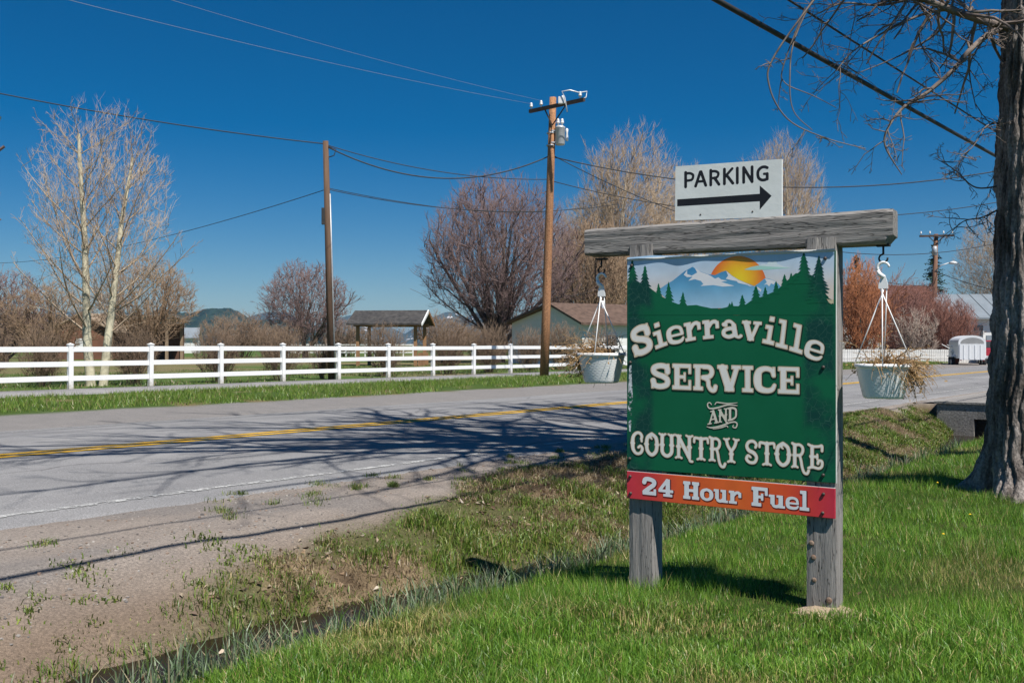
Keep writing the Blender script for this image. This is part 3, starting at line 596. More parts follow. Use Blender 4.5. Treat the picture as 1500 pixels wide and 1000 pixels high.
bush(1348, 79, 4.8, 1.9, mat('white_twig', (.36,.29,.24), (.24,.19,.16), .5, .9), 'pale-branched bare bush left of the far utility pole', 34, 30, .018, fill=.08)
bush(1350, 88, 7.2, 3.2, m_red, 'reddish bare bush left of the far spruce', 35, 36)
# spruces
m_needle = mat('spruce_needles', (.018,.04,.02), (.04,.07,.03), .9, .9, spec=.1)
def spruce(x, ytop, Y, w, label, seed):
    b = at(x, 525, Y); h = at(x, ytop, Y).z-.1; b.z = .1; e = empty('spruce_tree', b, label, 'tree'); r = random.Random(seed); np_r = np.random.default_rng(seed)
    MB().tube([(b.x, b.y, 0), (b.x, b.y, h)], [.18, .02], 7).build('trunk', m_grey, e)
    pts = []; 
    for i in range(int(h*22)):
        t = (i+r.random())/(h*22); L = (w*1.25*(1-t)**.85+.2)*r.uniform(.6, 1.15); az = r.uniform(0, 6.283); z = h*(.06+.94*t)
        for k in range(15):
            f = (k+r.random())/15; pts.append((b.x+math.cos(az)*L*f, b.y+math.sin(az)*L*f, z-.25*L*f+.12*L*f*f+r.gauss(0, .05), az, L*(1-f)*.35+.12))
    A = np.array(pts); k = len(A); a = A[:, 3]+np_r.normal(0, .9, k); d = np.stack([np.cos(a), np.sin(a), np_r.normal(-.25, .35, k)], -1)*A[:, 4:5]; sd_ = np.stack([-np.sin(a), np.cos(a), np_r.normal(0, .5, k)], -1)*.06
    V = np.stack([A[:, :3]-sd_, A[:, :3]+sd_, A[:, :3]+d], 1).reshape(-1, 3)
    npmesh('crown', V, np.arange(3*k, dtype=np.int32).reshape(-1, 3), 3, m_needle, e)
spruce(1254, 372, 92, 1.9, 'narrow dark spruce above the orange bush', 1)
spruce(1368, 357, 97, 2.3, 'dark spruce behind the far utility pole', 2)
spruce(818, 392, 84, 1.5, 'dark green spruce beside the wooden utility pole and the white house', 3)
bush(1335, 90, 2.3, 2.5, m_needle, 'low dark evergreen bush behind the white board fence', 37, 22, .05, 'evergreen_bush')

# ------------------------------------------------------------------ the big cottonwood beside the sign
m_bark = mat('furrowed_bark', (.31,.275,.25), (.095,.08,.07), 5, .95, 1.0, 26, stretch=(1,1,.28), spec=.1, lo=.40, hi=.60, bdist=.05, fine=40)
m_limb = mat('limb_bark', (.30,.22,.15), (.16,.12,.09), 4, .9, .6, 22, spec=.1)
m_twig = mat('cottonwood_twig', (.24,.195,.165), (.14,.11,.095), 2, .85, spec=.2)
def big_trunk(e, cx, cy, r0, top, lean, seed, ka=340, nf=33):
    kz = 240; th = np.linspace(0, 2*np.pi, ka, endpoint=False); zz = np.concatenate([np.linspace(-.15, 5.0, 200), np.linspace(5.1, top, 40)])
    T, Z = np.meshgrid(th, zz, indexing='ij')
    wob = 1.3*(fbm(Z*.9, T*0+seed, 3, seed)-.45)+.9*(fbm(Z*2.4+9, np.sin(T)*1.5+np.cos(T)*1.2, 2, seed+2)-.45)
    u = T/(2*np.pi)*nf+wob*1.6                               # furrows wander up the trunk
    ridge = np.abs((u % 1.0)-.5)*2
    plate = vnoise(np.floor(u)*7.3, Z*3.2+np.floor(u)*3.1, seed+4)
    cx_ = np.cos(T); sy_ = np.sin(T)
    small = fbm(cx_*9+5, Z*5+sy_*9, 4, seed+6)
    lobes = .07*np.cos(3*T+1.1)+.05*np.cos(5*T+.4)
    flare = 1+.62*np.exp(-np.maximum(Z, -.1)/.20)*(.55+.45*np.cos(4*T+2.2))+.20*np.exp(-np.maximum(Z, 0)/.8)
    rad = r0*(1-.035*np.maximum(Z, 0))*(1+lobes*(.6+.4*np.exp(-Z/1.5)))*flare
    rad = rad+.060*(np.clip(1-ridge, .0, .62)**.8-.4)*(.6+.8*fbm(T*3, Z*1.3, 2, seed+9))+.022*(plate-.5)+.07*(small-.47)+.045*(fbm(u*1.4, Z*6.5+np.floor(u)*2.7, 3, seed+12)-.47)+.022*(fbm(u*4.5, Z*24, 3, seed+14)-.47)
    V = np.stack([cx+rad*np.cos(T)+lean[0]*Z, cy+rad*np.sin(T)+lean[1]*Z, Z], -1).reshape(-1, 3)
    nz_ = len(zz); i = np.arange(ka*nz_).reshape(ka, nz_); j = np.roll(i, -1, 0)
    q = np.stack([i[:, :-1], j[:, :-1], j[:, 1:], i[:, 1:]], -1).reshape(-1, 4)
    return npmesh('trunk', V, q.astype(np.int32), 4, m_bark, e, smooth=True)
def poly_segs(pts, r0, r1, lvl=1, sub=5):
    pts = [Vector(p) for p in pts]; out = []; n = len(pts); P = []
    for i in range(n-1):
        a, b, c, d = pts[max(i-1, 0)], pts[i], pts[i+1], pts[min(i+2, n-1)]
        for k in range(sub):
            t = k/sub; P.append(.5*((2*b)+(c-a)*t+(2*a-5*b+4*c-d)*t*t+(3*b-a-3*c+d)*t**3))
    P.append(pts[-1]); m = len(P)-1
    for i in range(m): out.append((*P[i], *P[i+1], r0+(r1-r0)*i/m, r0+(r1-r0)*(i+1)/m, lvl))
    return out
TX, TY = 5.13, 9.78
e = empty('cottonwood_tree', (TX, TY, 0), 'massive dark furrowed tree trunk on the lawn at the right edge', 'tree')
big_trunk(e, TX, TY, .40, 9.0, (.012, .0), 3)
def free(q): return q[2] > 2.3+.365*q[1] or q[0] > .56*q[1]+.3 or q[1] < 1
PC = dict(n=[8, 7, 5, 3, 1], wig=[.07, .10, .14, .18, .22], trop=[.03, .03, .02, .0, -.02], kids=[7, 5, 4, 2], start=[.2, .15, .15, .15], ang=[(25, 52), (25, 55), (25, 60), (25, 60)], rat=[.55, .5, .5, .5], rmin=.006, tap=.4, rr=.62)
segs = []; r = random.Random(17)
for (z, az, an, L, rad) in ((5.8, 190, 48, 6.5, .15), (6.2, 235, 50, 7.5, .16), (6.6, 150, 42, 6.5, .14), (7.0, 280, 55, 6.5, .15), (7.4, 205, 38, 7.5, .14), (8.0, 100, 40, 6, .13), (8.2, 20, 40, 6, .13), (8.6, 320, 40, 6.0, .13), (8.9, 215, 22, 7.5, .14), (8.9, 60, 15, 7, .14), (7.2, 255, 62, 7.0, .12), (6.4, 215, 66, 7.5, .12), (6.0, 200, 62, 8.0, .13), (6.8, 185, 58, 8.0, .13), (7.6, 222, 60, 8.5, .12), (7.0, 208, 64, 9.5, .13), (7.8, 196, 60, 9.0, .13)):
    d = (math.cos(R(az))*math.sin(R(an)), math.sin(R(az))*math.sin(R(an)), math.cos(R(an)))
    grow(segs, r, (TX+.1*z*.1, TY, z), d, L, rad, 0, PC, free)
# heavy limb that swings out towards the viewer and turns up
limb = poly_segs([(TX, TY-.05, 4.9), (4.0, 9.2, 5.7), (3.0, 8.8, 6.4), (2.5, 9.2, 8.0), (1.9, 10.6, 10.0), (1.4, 12.0, 12.0)], .20, .09, 0, 6)
for i in range(9, len(limb), 2):
    a = limb[i]; az = r.uniform(0, 6.28); grow(segs, r, a[:3], norm((math.cos(az), math.sin(az), .7)), r.uniform(2.5, 4.5), .07, 1, PC, free)
V, q = tubes([s[:8] for s in limb], 10); npmesh('limb', V, q, 4, m_limb, e, smooth=True)
V, q = tubes([s[:8] for s in segs if s[8] == 0], 8); npmesh('limb', V, q, 4, m_limb, e, smooth=True)
crown_mesh('crown', [x for x in segs if x[8] > 0], m_twig, e); print('big tree', len(segs))
# the low branches that hang into view
def A3(x, y, Y): return tuple(at(x, y, Y))
low = []; r = random.Random(4)
PT = dict(n=[6, 5, 4], wig=[.14, .22, .26], trop=[-.02, -.01, .0], kids=[3, 3], start=[.12, .12], ang=[(30, 65), (30, 70)], rat=[.5, .5], rmin=.0022, tap=.4, rr=.6)
def hang(pts, r0, r1, tw, L, seed, main=True):
    q = poly_segs(pts, r0, r1, 0, 6); low.extend(q); rr_ = random.Random(seed)
    for i in range(3, len(q)):
        if rr_.random() < tw:
            a = q[i]; grow(low, rr_, a[:3], norm((rr_.gauss(0, 1), rr_.gauss(0, 1), rr_.gauss(-.1, .7))), L*rr_.uniform(.4, 1.1), max(a[6]*.5, .005), 0, PT)
hang([A3(1480, 42, 9.7), A3(1430, 28, 9.4), A3(1390, 14, 9.0), A3(1345, -4, 8.7), A3(1250, -40, 8.3)], .042, .028, .8, .9, 1)
hang([A3(1470, 40, 9.7), A3(1442, 55, 9.4), A3(1411, 84, 9.2), A3(1397, 102, 9.1), A3(1359, 135, 9.0), A3(1324, 157, 8.9), A3(1300, 189, 8.8), A3(1297, 216, 8.8), A3(1321, 256, 8.8)], .034, .004, .55, .55, 2)
hang([A3(1390, 14, 9.0), A3(1350, 22, 8.8), A3(1300, 45, 8.6), A3(1250, 75, 8.4), A3(1225, 105, 8.3)], .014, .004, .8, .6, 3)
hang([A3(1400, -10, 9.2), A3(1380, 40, 9.3), A3(1340, 70, 9.4), A3(1300, 90, 9.5), A3(1250, 110, 9.5)], .014, .003, .5, .5, 4)
hang([A3(1205, -30, 8.2), A3(1165, 54, 8.1), A3(1157, 113, 8.0), A3(1162, 162, 8.0), A3(1190, 191, 8.0)], .008, .003, .08, .3, 5)
hang([A3(1215, -30, 8.0), A3(1135, 81, 7.9), A3(1127, 127, 7.9), A3(1154, 175, 7.9), A3(1208, 202, 7.9), A3(1268, 218, 7.9)], .009, .003, .12, .25, 6)
hang([A3(1180, 10, 8.1), A3(1148, 95, 8.1), A3(1150, 122, 8.1), A3(1190, 140, 8.1), A3(1225, 158, 8.1)], .006, .003, .12, .25, 7)
hang([A3(1345, -4, 8.7), A3(1290, 8, 8.9), A3(1235, 5, 9.0), A3(1200, 20, 9.0)], .014, .004, .9, .7, 8)
hang([A3(1475, 20, 9.6), A3(1440, 60, 10), A3(1420, 100, 10.2), A3(1430, 160, 10.3)], .016, .004, .7, .55, 9)
hang([A3(1470, 180, 9.9), A3(1445, 185, 9.8), A3(1425, 215, 9.7), A3(1405, 230, 9.7)], .009, .003, .7, .35, 10)
hang([A3(1475, 300, 9.9), A3(1440, 318, 10), A3(1410, 325, 10.2), A3(1385, 350, 10.4)], .010, .003, .7, .4, 11)
hang([A3(1475, 270, 9.9), A3(1430, 275, 10), A3(1400, 250, 10.2), A3(1370, 232, 10.4)], .010, .003, .6, .4, 12)
V, q = tubes([s[:8] for s in low], 4); npmesh('branch', V, q, 4, m_twig, e, smooth=True)
# its neighbour, just right of the view, whose shade crosses lawn and road
e2 = empty('cottonwood_tree', (7.5, 12.0, 0), 'second big cottonwood on the lawn just beyond the right edge, known by its shadow', 'tree')
big_trunk(e2, 7.5, 12.0, .30, 9.0, (.01, .01), 8, 90, 17); segs = []; r = random.Random(23)
def free2(q): return q[2] > 2.6+.365*q[1] or q[0] > .56*q[1]+.3
for (z, az, an, L, rad) in ((7.5, 200, 45, 6, .13), (7.9, 160, 40, 6, .13), (8.4, 240, 38, 6.5, .13), (8.6, 90, 40, 5.5, .12), (8.8, 330, 35, 6, .12), (8.9, 190, 18, 7, .13)):
    d = (math.cos(R(az))*math.sin(R(an)), math.sin(R(az))*math.sin(R(an)), math.cos(R(an))); grow(segs, r, (7.58, 12.1, z), d, L, rad, 0, PC, free2)
V, q = tubes([s[:8] for s in segs if s[8] == 0], 8); npmesh('limb', V, q, 4, m_limb, e2, smooth=True)
crown_mesh('crown', [x for x in segs if x[8] > 0], m_twig, e2)
# overhanging twig tips at the left edge
el = empty('bare_tree', at(-60, 560, 20), 'bare twigs of a tree reaching in at the left edge', 'tree'); el.location.z = .2
segs = []; r = random.Random(2); bx = at(-60, 560, 20); P2 = dict(PC); P2['rmin'] = .006
grow(segs, r, (bx.x-.5, 20, .1), norm((.03, 0, 1)), 7, .12, 0, P2, lambda q: q[0] < -.508*q[1])
tree_meshes(segs, el, m_limb, m_purple, 8)

# ------------------------------------------------------------------ white rail fence
m_vinyl = mat('white_vinyl', (.82,.82,.81), (.79,.79,.775), 2, .45, spec=.4)
m_vpost = mat('vinyl_post', (.82,.82,.81), (.79,.79,.775), 2, .45, spec=.4)
_t = m_vpost.node_tree; _n = _t.nodes; _b = _n['Principled BSDF']; _src = _b.inputs['Base Color'].links[0].from_socket
_tc = _n.new('ShaderNodeTexCoord'); _sx = _n.new('ShaderNodeSeparateXYZ'); _t.links.new(_tc.outputs['Object'], _sx.inputs[0]); _nz = _n.new('ShaderNodeTexNoise'); _nz.inputs['Scale'].default_value = 14; _t.links.new(_tc.outputs['Object'], _nz.inputs['Vector'])
_a = _n.new('ShaderNodeMath'); _a.operation = 'MULTIPLY_ADD'; _a.inputs[1].default_value = -.5; _t.links.new(_nz.outputs['Fac'], _a.inputs[0]); _t.links.new(_sx.outputs[2], _a.inputs[2])
_m = _n.new('ShaderNodeMapRange'); _m.inputs[1].default_value = -.18; _m.inputs[2].default_value = .04; _m.inputs[3].default_value = .7; _m.inputs[4].default_value = 0; _t.links.new(_a.outputs[0], _m.inputs[0])
_x = _n.new('ShaderNodeMix'); _x.data_type = 'RGBA'; _x.inputs[7].default_value = (.40,.36,.28,1); _t.links.new(_m.outputs[0], _x.inputs[0]); _t.links.new(_src, _x.inputs[6]); _t.links.new(_x.outputs[2], _b.inputs['Base Color'])
e = empty('rail_fence', (*sn(10, 26.55), .2), 'white three-rail vinyl fence running along the far path', 'fence')
D0 = 49240*.000556; s0 = (D0-N[1]*26.5)/U[1]
def fz(s): return .21
pm = MB().bbox(-.064, -.064, -.1, .064, .064, 1.25, .006).build('post', m_vpost); pmd = pm.data; bpy.data.objects.remove(pm)
c_ = MB(); c_.bbox(-.08, -.08, 1.25, .08, .08, 1.275, .006); c_.add([(-.07, -.07, 1.275), (.07, -.07, 1.275), (.07, .07, 1.275), (-.07, .07, 1.275), (0, 0, 1.315)], [(0, 1, 4), (1, 2, 4), (2, 3, 4), (3, 0, 4)])
cm = c_.build('post_cap', m_vinyl); cmd = cm.data; bpy.data.objects.remove(cm)
rm = MB().bbox(.05, -.02, 0, 2.39, .02, .14, .005).build('rail', m_vinyl); rmd = rm.data; bpy.data.objects.remove(rm)
ang = math.atan2(U[1], U[0])
for k in range(-4, 14):
    s = s0+k*2.44; p = sn(s, 26.5); jt = rnd.uniform(-.01, .01)
    o = link('post', pmd, e); o.location = (*p, fz(s)+jt); o.rotation_euler = (rnd.uniform(-.012, .012), rnd.uniform(-.008, .008), ang)
    c = link('post_cap', cmd, o); c.location = (*p, fz(s)+jt); c.rotation_euler = (0, 0, ang)
    c.parent = o; c.matrix_parent_inverse = Matrix.Identity(4); c.location = (0, 0, 0); c.rotation_euler = (0, 0, 0)
    if k < 13:
        for z in (1.06, .66, .26):
            o = link('rail', rmd, e); o.location = (*p, fz(s)+z+rnd.uniform(-.01, .01)); o.rotation_euler = (0, rnd.uniform(-.004, .004), ang)
# far paddock fence
ef = empty('paddock_fence', at(510, 512, 105), 'distant white paddock fence beyond the pavilion', 'fence')
for i in range(16):
    p = at(395+i*14, 512, 105); MB().box(p.x-.06, p.y-.06, 0, p.x+.06, p.y+.06, 1.55).build('post', m_vinyl, ef)
a = at(395, 512, 105).x; b = at(605, 512, 105).x
for z in (.6, 1.0, 1.4): MB().box(a, 105-.10, z, b, 105-.065, z+.13).build('rail', m_vinyl, ef)

# ------------------------------------------------------------------ utility poles and wires
m_pole = mat('pole_wood', (.40,.20,.10), (.25,.13,.07), 3, .85, .5, 20, stretch=(4,4,.25), spec=.2, fine=25)
m_pole2 = mat('dark_pole_wood', (.16,.10,.065), (.095,.06,.042), 3, .85, .5, 20, stretch=(4,4,.25), spec=.2)
m_arm = mat('crossarm_wood', (.10,.075,.06), (.065,.05,.045), 3, .9, spec=.1)
m_galv = mat('galvanised', (.55,.56,.57), (.45,.46,.47), 4, .45, spec=.5, metal=.3)
m_porc = mat('porcelain', (.75,.75,.74), (.68,.68,.68), 4, .25, spec=.6)
m_wire = mat('wire_black', (.03,.03,.032), (.05,.05,.05), 4, .6)
m_wirel = mat('wire_alu', (.30,.32,.35), (.25,.27,.29), 4, .5, metal=.3)
P1b = at(797, 552, 38.5); P1b.z = .15; P1t = at(810, 143, 38.5)
def on1(y): t = (552-y)/(552-143); return P1b.lerp(P1t, t)
e = empty('utility_pole', P1b, 'reddish-brown wooden utility pole with crossarm and transformer by the white fence', 'utility pole')
MB().tube([P1b.lerp(P1t, t) for t in (-.03, .25, .5, .75, 1)], [.18, .168, .155, .145, .13], 16).build('shaft', m_pole, e)
ca, cb = at(777, 160, 38.7), at(856, 148, 36.9); ca.y = 39.3
ax = (cb-ca).normalized()
def obox(mb, a, b, w, h):
    d = (b-a).normalized(); s = d.cross(Vector((0, 0, 1))).normalized(); u = s.cross(d)
    vs = [p+s*(i*w/2)+u*(j*h/2) for p in (a, b) for i in (-1, 1) for j in (-1, 1)]
    return mb.add(vs, [(0,1,3,2), (4,6,7,5), (0,4,5,1), (2,3,7,6), (0,2,6,4), (1,5,7,3)])
off = Vector((-.02, -.2, 0))
obox(MB(), ca+off, cb+off, .10, .13).build('crossarm', m_arm, e)
mid = on1(157)
for q in (.28, .70):
    pt = ca.lerp(cb, q)+off; obox(MB(), pt, on1(185)+Vector((.0, -.17, 0)), .02, .05).build('brace', m_arm, e)
def insulator(p, parent, sc=1.0):
    MB().lathe(p, [(.0, .0), (.02*sc, 0), (.02*sc, .08*sc), (.06*sc, .09*sc), (.055*sc, .14*sc), (.035*sc, .15*sc), (.055*sc, .18*sc), (.03*sc, .24*sc), (0, .25*sc)], 12).build('insulator', m_porc, parent)
for q in (.03, .22, .62, .93): insulator(ca.lerp(cb, q)+off+Vector((0, 0, .06)), e, 1.1)
MB().bbox(-.13, -.08, -.12, .13, .08, .14, .02, T=lambda x, y, z: ca.lerp(cb, .62)+off+Vector((x-.05, y-.14, z+.1))).build('cutout_switch', m_porc, e)
jp = ca.lerp(cb, .70)+off
MB().tube([jp+Vector((0, -.1, -.35)), jp+Vector((-.1, -.1, .2)), jp+Vector((-.2, -.1, .42)), jp+Vector((.1, -.1, .47)), jp+Vector((.45, 0, .40)), jp+Vector((.75, .1, .47)), jp+Vector((.72, .1, .25)), jp+Vector((.45, 0, .12))], .022, 6).build('jumper_wire', m_porc, e)
tb = on1(213)+Vector((.33, -.12, 0))
MB().lathe(tb, [(0, 0), (.17, 0), (.185, .03), (.185, .62), (.20, .64), (.20, .68), (.12, .74), (0, .76)], 20).build('transformer_can', m_galv, e)
for dx in (-.08, .08): insulator(tb+Vector((dx, 0, .72)), e, 1.2)
MB().lathe(tb+Vector((.26, 0, .15)), [(0, 0), (.05, 0), (.06, .1), (.04, .3), (.06, .45), (0, .5)], 10).build('arrester', m_porc, e)
for z in (.1, .55): obox(MB(), tb+Vector((-.34, 0, z)), tb+Vector((-.16, 0, z)), .06, .05).build('bracket', m_galv, e)
for y in (196, 214): MB().lathe(on1(y)+Vector((-.03, 0, 0)), [(.158, 0), (.166, 0), (.166, .05), (.158, .05)], 14).build('clamp_band', m_galv, e)
P2b = at(486, 552, 35.7); P2b.z = .15; P2t = at(477, 207, 35.7)
e = empty('utility_pole', P2b, 'slim dark wooden pole without crossarm, leaning left behind the fence', 'utility pole')
MB().tube([P2b.lerp(P2t, t) for t in (-.03, .5, 1)], [.135, .12, .10], 14).build('shaft', m_pole2, e)
MB().tube([P2b.lerp(P2t, t)+Vector((.135-.02*t, -.05, 0)) for t in (0, .5, .78)], .025, 8).build('conduit', m_galv, e)
def on2(y): t = (552-y)/(552-207); return P2b.lerp(P2t, t)
MB().bbox(-.06, -.06, -.3, .06, .06, .3, .01, T=lambda x, y, z: on2(315)+Vector((x-.14, y-.04, z))).build('splice_box', m_wire, e)
pt = on2(220); MB().tube([pt+Vector((.1, -.05, .12)), pt+Vector((.38, -.05, .02)), pt+Vector((.3, -.05, -.2)), pt+Vector((.12, -.05, -.26))], .018, 6).build('drip_loop', m_wire, e)
P3b = at(1366, 522, 92); P3b.z = .1
e = empty('utility_pole', P3b, 'far brown utility pole with crossarm and street lamp left of the trailer', 'utility pole')
P3t = at(1371, 343, 92); MB().tube([P3b-Vector((0, 0, .3)), P3b.lerp(P3t, .5), P3t], [.27, .24, .19], 12).build('shaft', mat('far_pole_wood', (.22,.12,.075), (.15,.08,.055), 3, .85, stretch=(4,4,.25)), e)
a, b = at(1347, 346, 91.7), at(1397, 345, 91.7); obox(MB(), a, b, .14, .18).build('crossarm', m_arm, e)
for q in (.25, .75): obox(MB(), a.lerp(b, q), at(1371, 357, 91.7), .05, .07).build('brace', m_arm, e)
for q in (.04, .3, .7, .96): insulator(a.lerp(b, q)+Vector((0, 0, .1)), e, 1.4)
t3 = at(1369, 374, 91.5); MB().lathe(t3, [(0, 0), (.22, 0), (.22, .75), (.1, .85), (0, .85)], 14).build('transformer_can', m_galv, e)
MB().tube([at(1370, 397, 91.8), at(1378, 389, 91.5), at(1390, 385, 91.3)], .05, 8).build('lamp_arm', m_galv, e)
lp = at(1396, 385, 91.2); MB().lathe(lp, [(0, .16), (.2, .12), (.36, .02), (.33, -.1), (0, -.16)], 16).build('lamp_head', m_porc, e)

def wire(name, p0, p1, sag, rad, m, label, k=28, kk=5):
    pts = [Vector(p0).lerp(Vector(p1), i/k)-Vector((0, 0, sag*4*(i/k)*(1-i/k))) for i in range(k+1)]
    return tag(MB().tube(pts, rad, kk).build(name, m), label, 'cable', 'overhead cables')
wire('power_line', ca+off+Vector((.05, 0, .3)), (-30, 2, 10.9), .9, .006, m_wirel, 'pale overhead wire from the left crossarm tip up to the top left')
wire('power_line', ca.lerp(cb, .22)+off+Vector((0, 0, .32)), (-27, 1, 11.4), .9, .005, m_wirel, 'thin pale overhead wire beside the crossarm-tip wire, upper left')
wire('power_line', at(-330, 62, 33), on2(211), .35, .020, m_wire, 'dark cable from the left edge to the top of the slim pole')
wire('power_line', on2(212), on1(262), .35, .016, m_wire, 'straight dark cable from slim pole top down to the tall pole')
wire('power_line', on2(216)+Vector((.1, 0, 0)), on1(227), 1.0, .024, m_wire, 'sagging twisted cable between the two near wooden poles')
wire('power_line', on2(276), at(-40, 385, 75), .8, .014, m_wire, 'thin wire falling left from the slim pole behind the pale tree')
wire('power_line', on2(276), at(905, 299, 45), .55, .014, m_wire, 'thin low wire from the slim pole across the round purple tree')
wire('power_line', on2(274), at(905, 292, 70), .9, .013, m_wire, 'thin faint wire just above the lowest one right of the slim pole')
wire('power_line', on1(229), (27.5, 38, 10.6), 2.05, .022, m_wire, 'sagging cable running right from tall pole behind the parking board')
wire('power_line', on1(264), (28, 41, 9.6), 2.1, .016, m_wire, 'middle of the three wires crossing the sky right of the parking board')
wire('power_line', on1(226), (30, 52, 8.4), 3.0, .016, m_wire, 'lowest wire crossing the sky just above the beam at right')
wire('power_line', at(1240, 400, 105), at(1370, 420, 92), .3, .03, m_wire, 'thin distant wire reaching the far pole from the left')
wire('power_line', at(1371, 398, 92), at(1490, 432, 80), .2, .03, m_wire, 'thin distant wire dropping right from the far pole')
a = sn(-12, 3.44); b = sn(40, 3.46)
wire('telephone_cable', (*a, 3.85), (*b, 4.75), .12, .023, m_wire, 'thick black cable crossing the upper right sky towards the trunk', 60, 8)
a = sn(-12, 3.72); b = sn(40, 3.74)
wire('telephone_cable', (*a, 4.45), (*b, 5.35), .14, .011, m_wire, 'thinner black cable above the thick one in the upper right', 60, 6)

# ------------------------------------------------------------------ buildings
m_white = mat('white_siding', (.74,.74,.72), (.68,.68,.66), 1, .7, .3, 6, stretch=(.2,.2,8))
m_brroof = mat('brown_shingle', (.135,.088,.066), (.10,.066,.05), 2, .9, .4, 10, fine=4)
m_dkroof = mat('dark_shingle', (.045,.043,.043), (.07,.066,.062), 2, .9, fine=5)
m_wood = mat('cedar_wood', (.36,.20,.10), (.24,.13,.07), 2, .85)
m_glass = mat('window_glass', (.05,.06,.07), (.07,.08,.09), 1, .08, spec=.8)
m_trim = mat('trim_white', (.80,.80,.78), (.74,.74,.72), 2, .6)
m_grmetal = mat('grey_metal_roof', (.27,.31,.34), (.22,.255,.28), .8, .45, spec=.4, metal=.2)
m_redroof = mat('red_brown_roof', (.115,.05,.042), (.085,.04,.034), .8, .85, fine=3)
def frame(ox, oy, ang):
    c, s = math.cos(ang), math.sin(ang)
    return lambda x, y, z: Vector((ox+c*x-s*y, oy+s*x+c*y, z))
# white house: gable faces left-front, long side runs right
c0 = at(750, 520, 66); T = frame(c0.x, c0.y, R(-58))
e = empty('white_house', (c0.x, c0.y, .1), 'low white house with brown shingle roof behind the left basket', 'house')
GW = 7.9; LN = 14.0
# gable end lies along local x (0..GW); long wall along a direction into depth-right
T2 = frame(*T(GW, 0, 0).to_2d(), R(32))
gx = [(0, .0), (GW, 0), (GW, 2.78), (GW*.62, 3.90), (0, 2.90)]
def L3(u, v, z): return T(u, 0, z)+(T2(1, 0, 0)-T2(0, 0, 0))*v
MB().prism(gx, lambda a, b, d: L3(a, d, b), 0, LN).build('wall', m_white, e)
rf = MB()
for (a, b) in (((-.45, 2.82), (GW*.62, 3.94)), ((GW*.62, 3.94), (GW+.5, 2.64))):
    rf.prism([a, b, (b[0], b[1]+.14), (a[0], a[1]+.14)], lambda u, z, d: L3(u, d, z), -.45, LN+.4)
ro = rf.build('roof', m_brroof, e)
ch = L3(GW*.72, 3.2, 0); MB().tube([(ch.x, ch.y, 3.3), (ch.x, ch.y, 4.25)], .1, 10).build('vent_pipe', m_galv, ro)
wv = MB()
for (v0, v1) in ((1.6, 2.7), (5.2, 6.8), (9.5, 10.7)):
    w = MB().prism([(v0, 1.15), (v1, 1.15), (v1, 2.1), (v0, 2.1)], lambda v, z, d: L3(GW+d, v, z), .005, .05).build('window', m_trim, e)
    for k in range(2):
        h = (v1-v0-.24)/2; a0 = v0+.08+k*(h+.08); MB().prism([(a0, 1.23), (a0+h, 1.23), (a0+h, 2.02), (a0, 2.02)], lambda v, z, d: L3(GW+d, v, z), .052, .06).build('pane', m_glass, w)
# pavilion
p0 = at(574, 520, 60); e = empty('pavilion', (p0.x, p0.y, .1), 'small open wooden pavilion with dark gable roof behind the fence', 'pavilion')
T = frame(p0.x, p0.y, R(-8))
for x in (-1.75, 1.75):
    for y in (-1.2, 1.2): MB().box(x-.09, y-.09, .0, x+.09, y+.09, 2.55, T=T).build('post', m_wood, e)
for y in (-1.2, 1.2): MB().box(-2.0, y-.06, 2.55, 2.0, y+.06, 2.72, T=T).build('beam', m_wood, e)
for sg in (-1, 1): MB().prism([(0, 3.42), (sg*1.75, 2.62), (sg*1.75, 2.72), (0, 3.54)], lambda a, b, d: T(d, a, b), -2.3, 2.2).build('roof', m_dkroof, e)
for sg in (-1, 1): MB().prism([(0, 3.36), (sg*1.7, 2.58), (sg*1.7, 2.72), (0, 3.56)], lambda a, b, d: T(d, a, b), 2.22, 2.29).build('rake_board', m_trim if sg < 0 else m_wood, e)
MB().box(1.9, -1.2, 0.0, 1.98, 1.2, 1.0, T=T).build('side_panel', m_wood, e)
# open pole shed
p0 = at(208, 520, 78); e = empty('open_shed', (p0.x, p0.y, .1), 'open timber-framed shed behind the twin-trunked pale tree', 'shed')
T = frame(p0.x, p0.y, 0); m_shed = mat('weathered_timber', (.36,.27,.18), (.25,.18,.12), 2, .9)
for x in (-2.4, -.25, 1.95):
    MB().box(x-.1, -.1, 0, x+.1, .1, 3.5, T=T).build('post', m_shed, e); MB().box(x-.1, 3.4, 0, x+.1, 3.6, 3.2, T=T).build('post', m_shed, e)
    for sg in (-1, 1): obox(MB(), T(x, -.0, 2.5), T(x+sg*.85, -.0, 3.4), .08, .1).build('brace', m_shed, e)
MB().box(-2.7, -.14, 3.5, 2.3, .12, 3.72, T=T).build('header_beam', m_trim, e)
MB().prism([(-.4, 3.74), (3.9, 3.3), (3.9, 3.4), (-.4, 3.86)], lambda a, b, d: T(d, a, b), -2.9, 2.5).build('roof', m_grmetal, e)
MB().box(-2.5, 3.62, 0, 2.1, 3.7, 3.2, T=T).build('back_wall', mat('dark_boards', (.14,.075,.05), (.09,.05,.035), 1, .9), e)
MB().box(-2.3, 1.5, 0.05, -.4, 2.6, 1.4, T=T).build('hay_stack', mat('hay', (.42,.33,.17), (.34,.25,.12), 4, .95), e)
p0 = at(120, 520, 84); e = empty('brown_cabin', (p0.x, p0.y, .1), 'brown cabin with tan gable half hidden behind the twin-trunked tree', 'cabin')
T = frame(p0.x, p0.y, 0)
MB().prism([(-2.6, 0), (2.6, 0), (2.6, 2.6), (0, 4.0), (-2.6, 2.6)], lambda a, b, d: T(a, d, b), 0, 6).build('wall', mat('brown_boards', (.22,.10,.06), (.15,.075,.05), 1, .9), e)
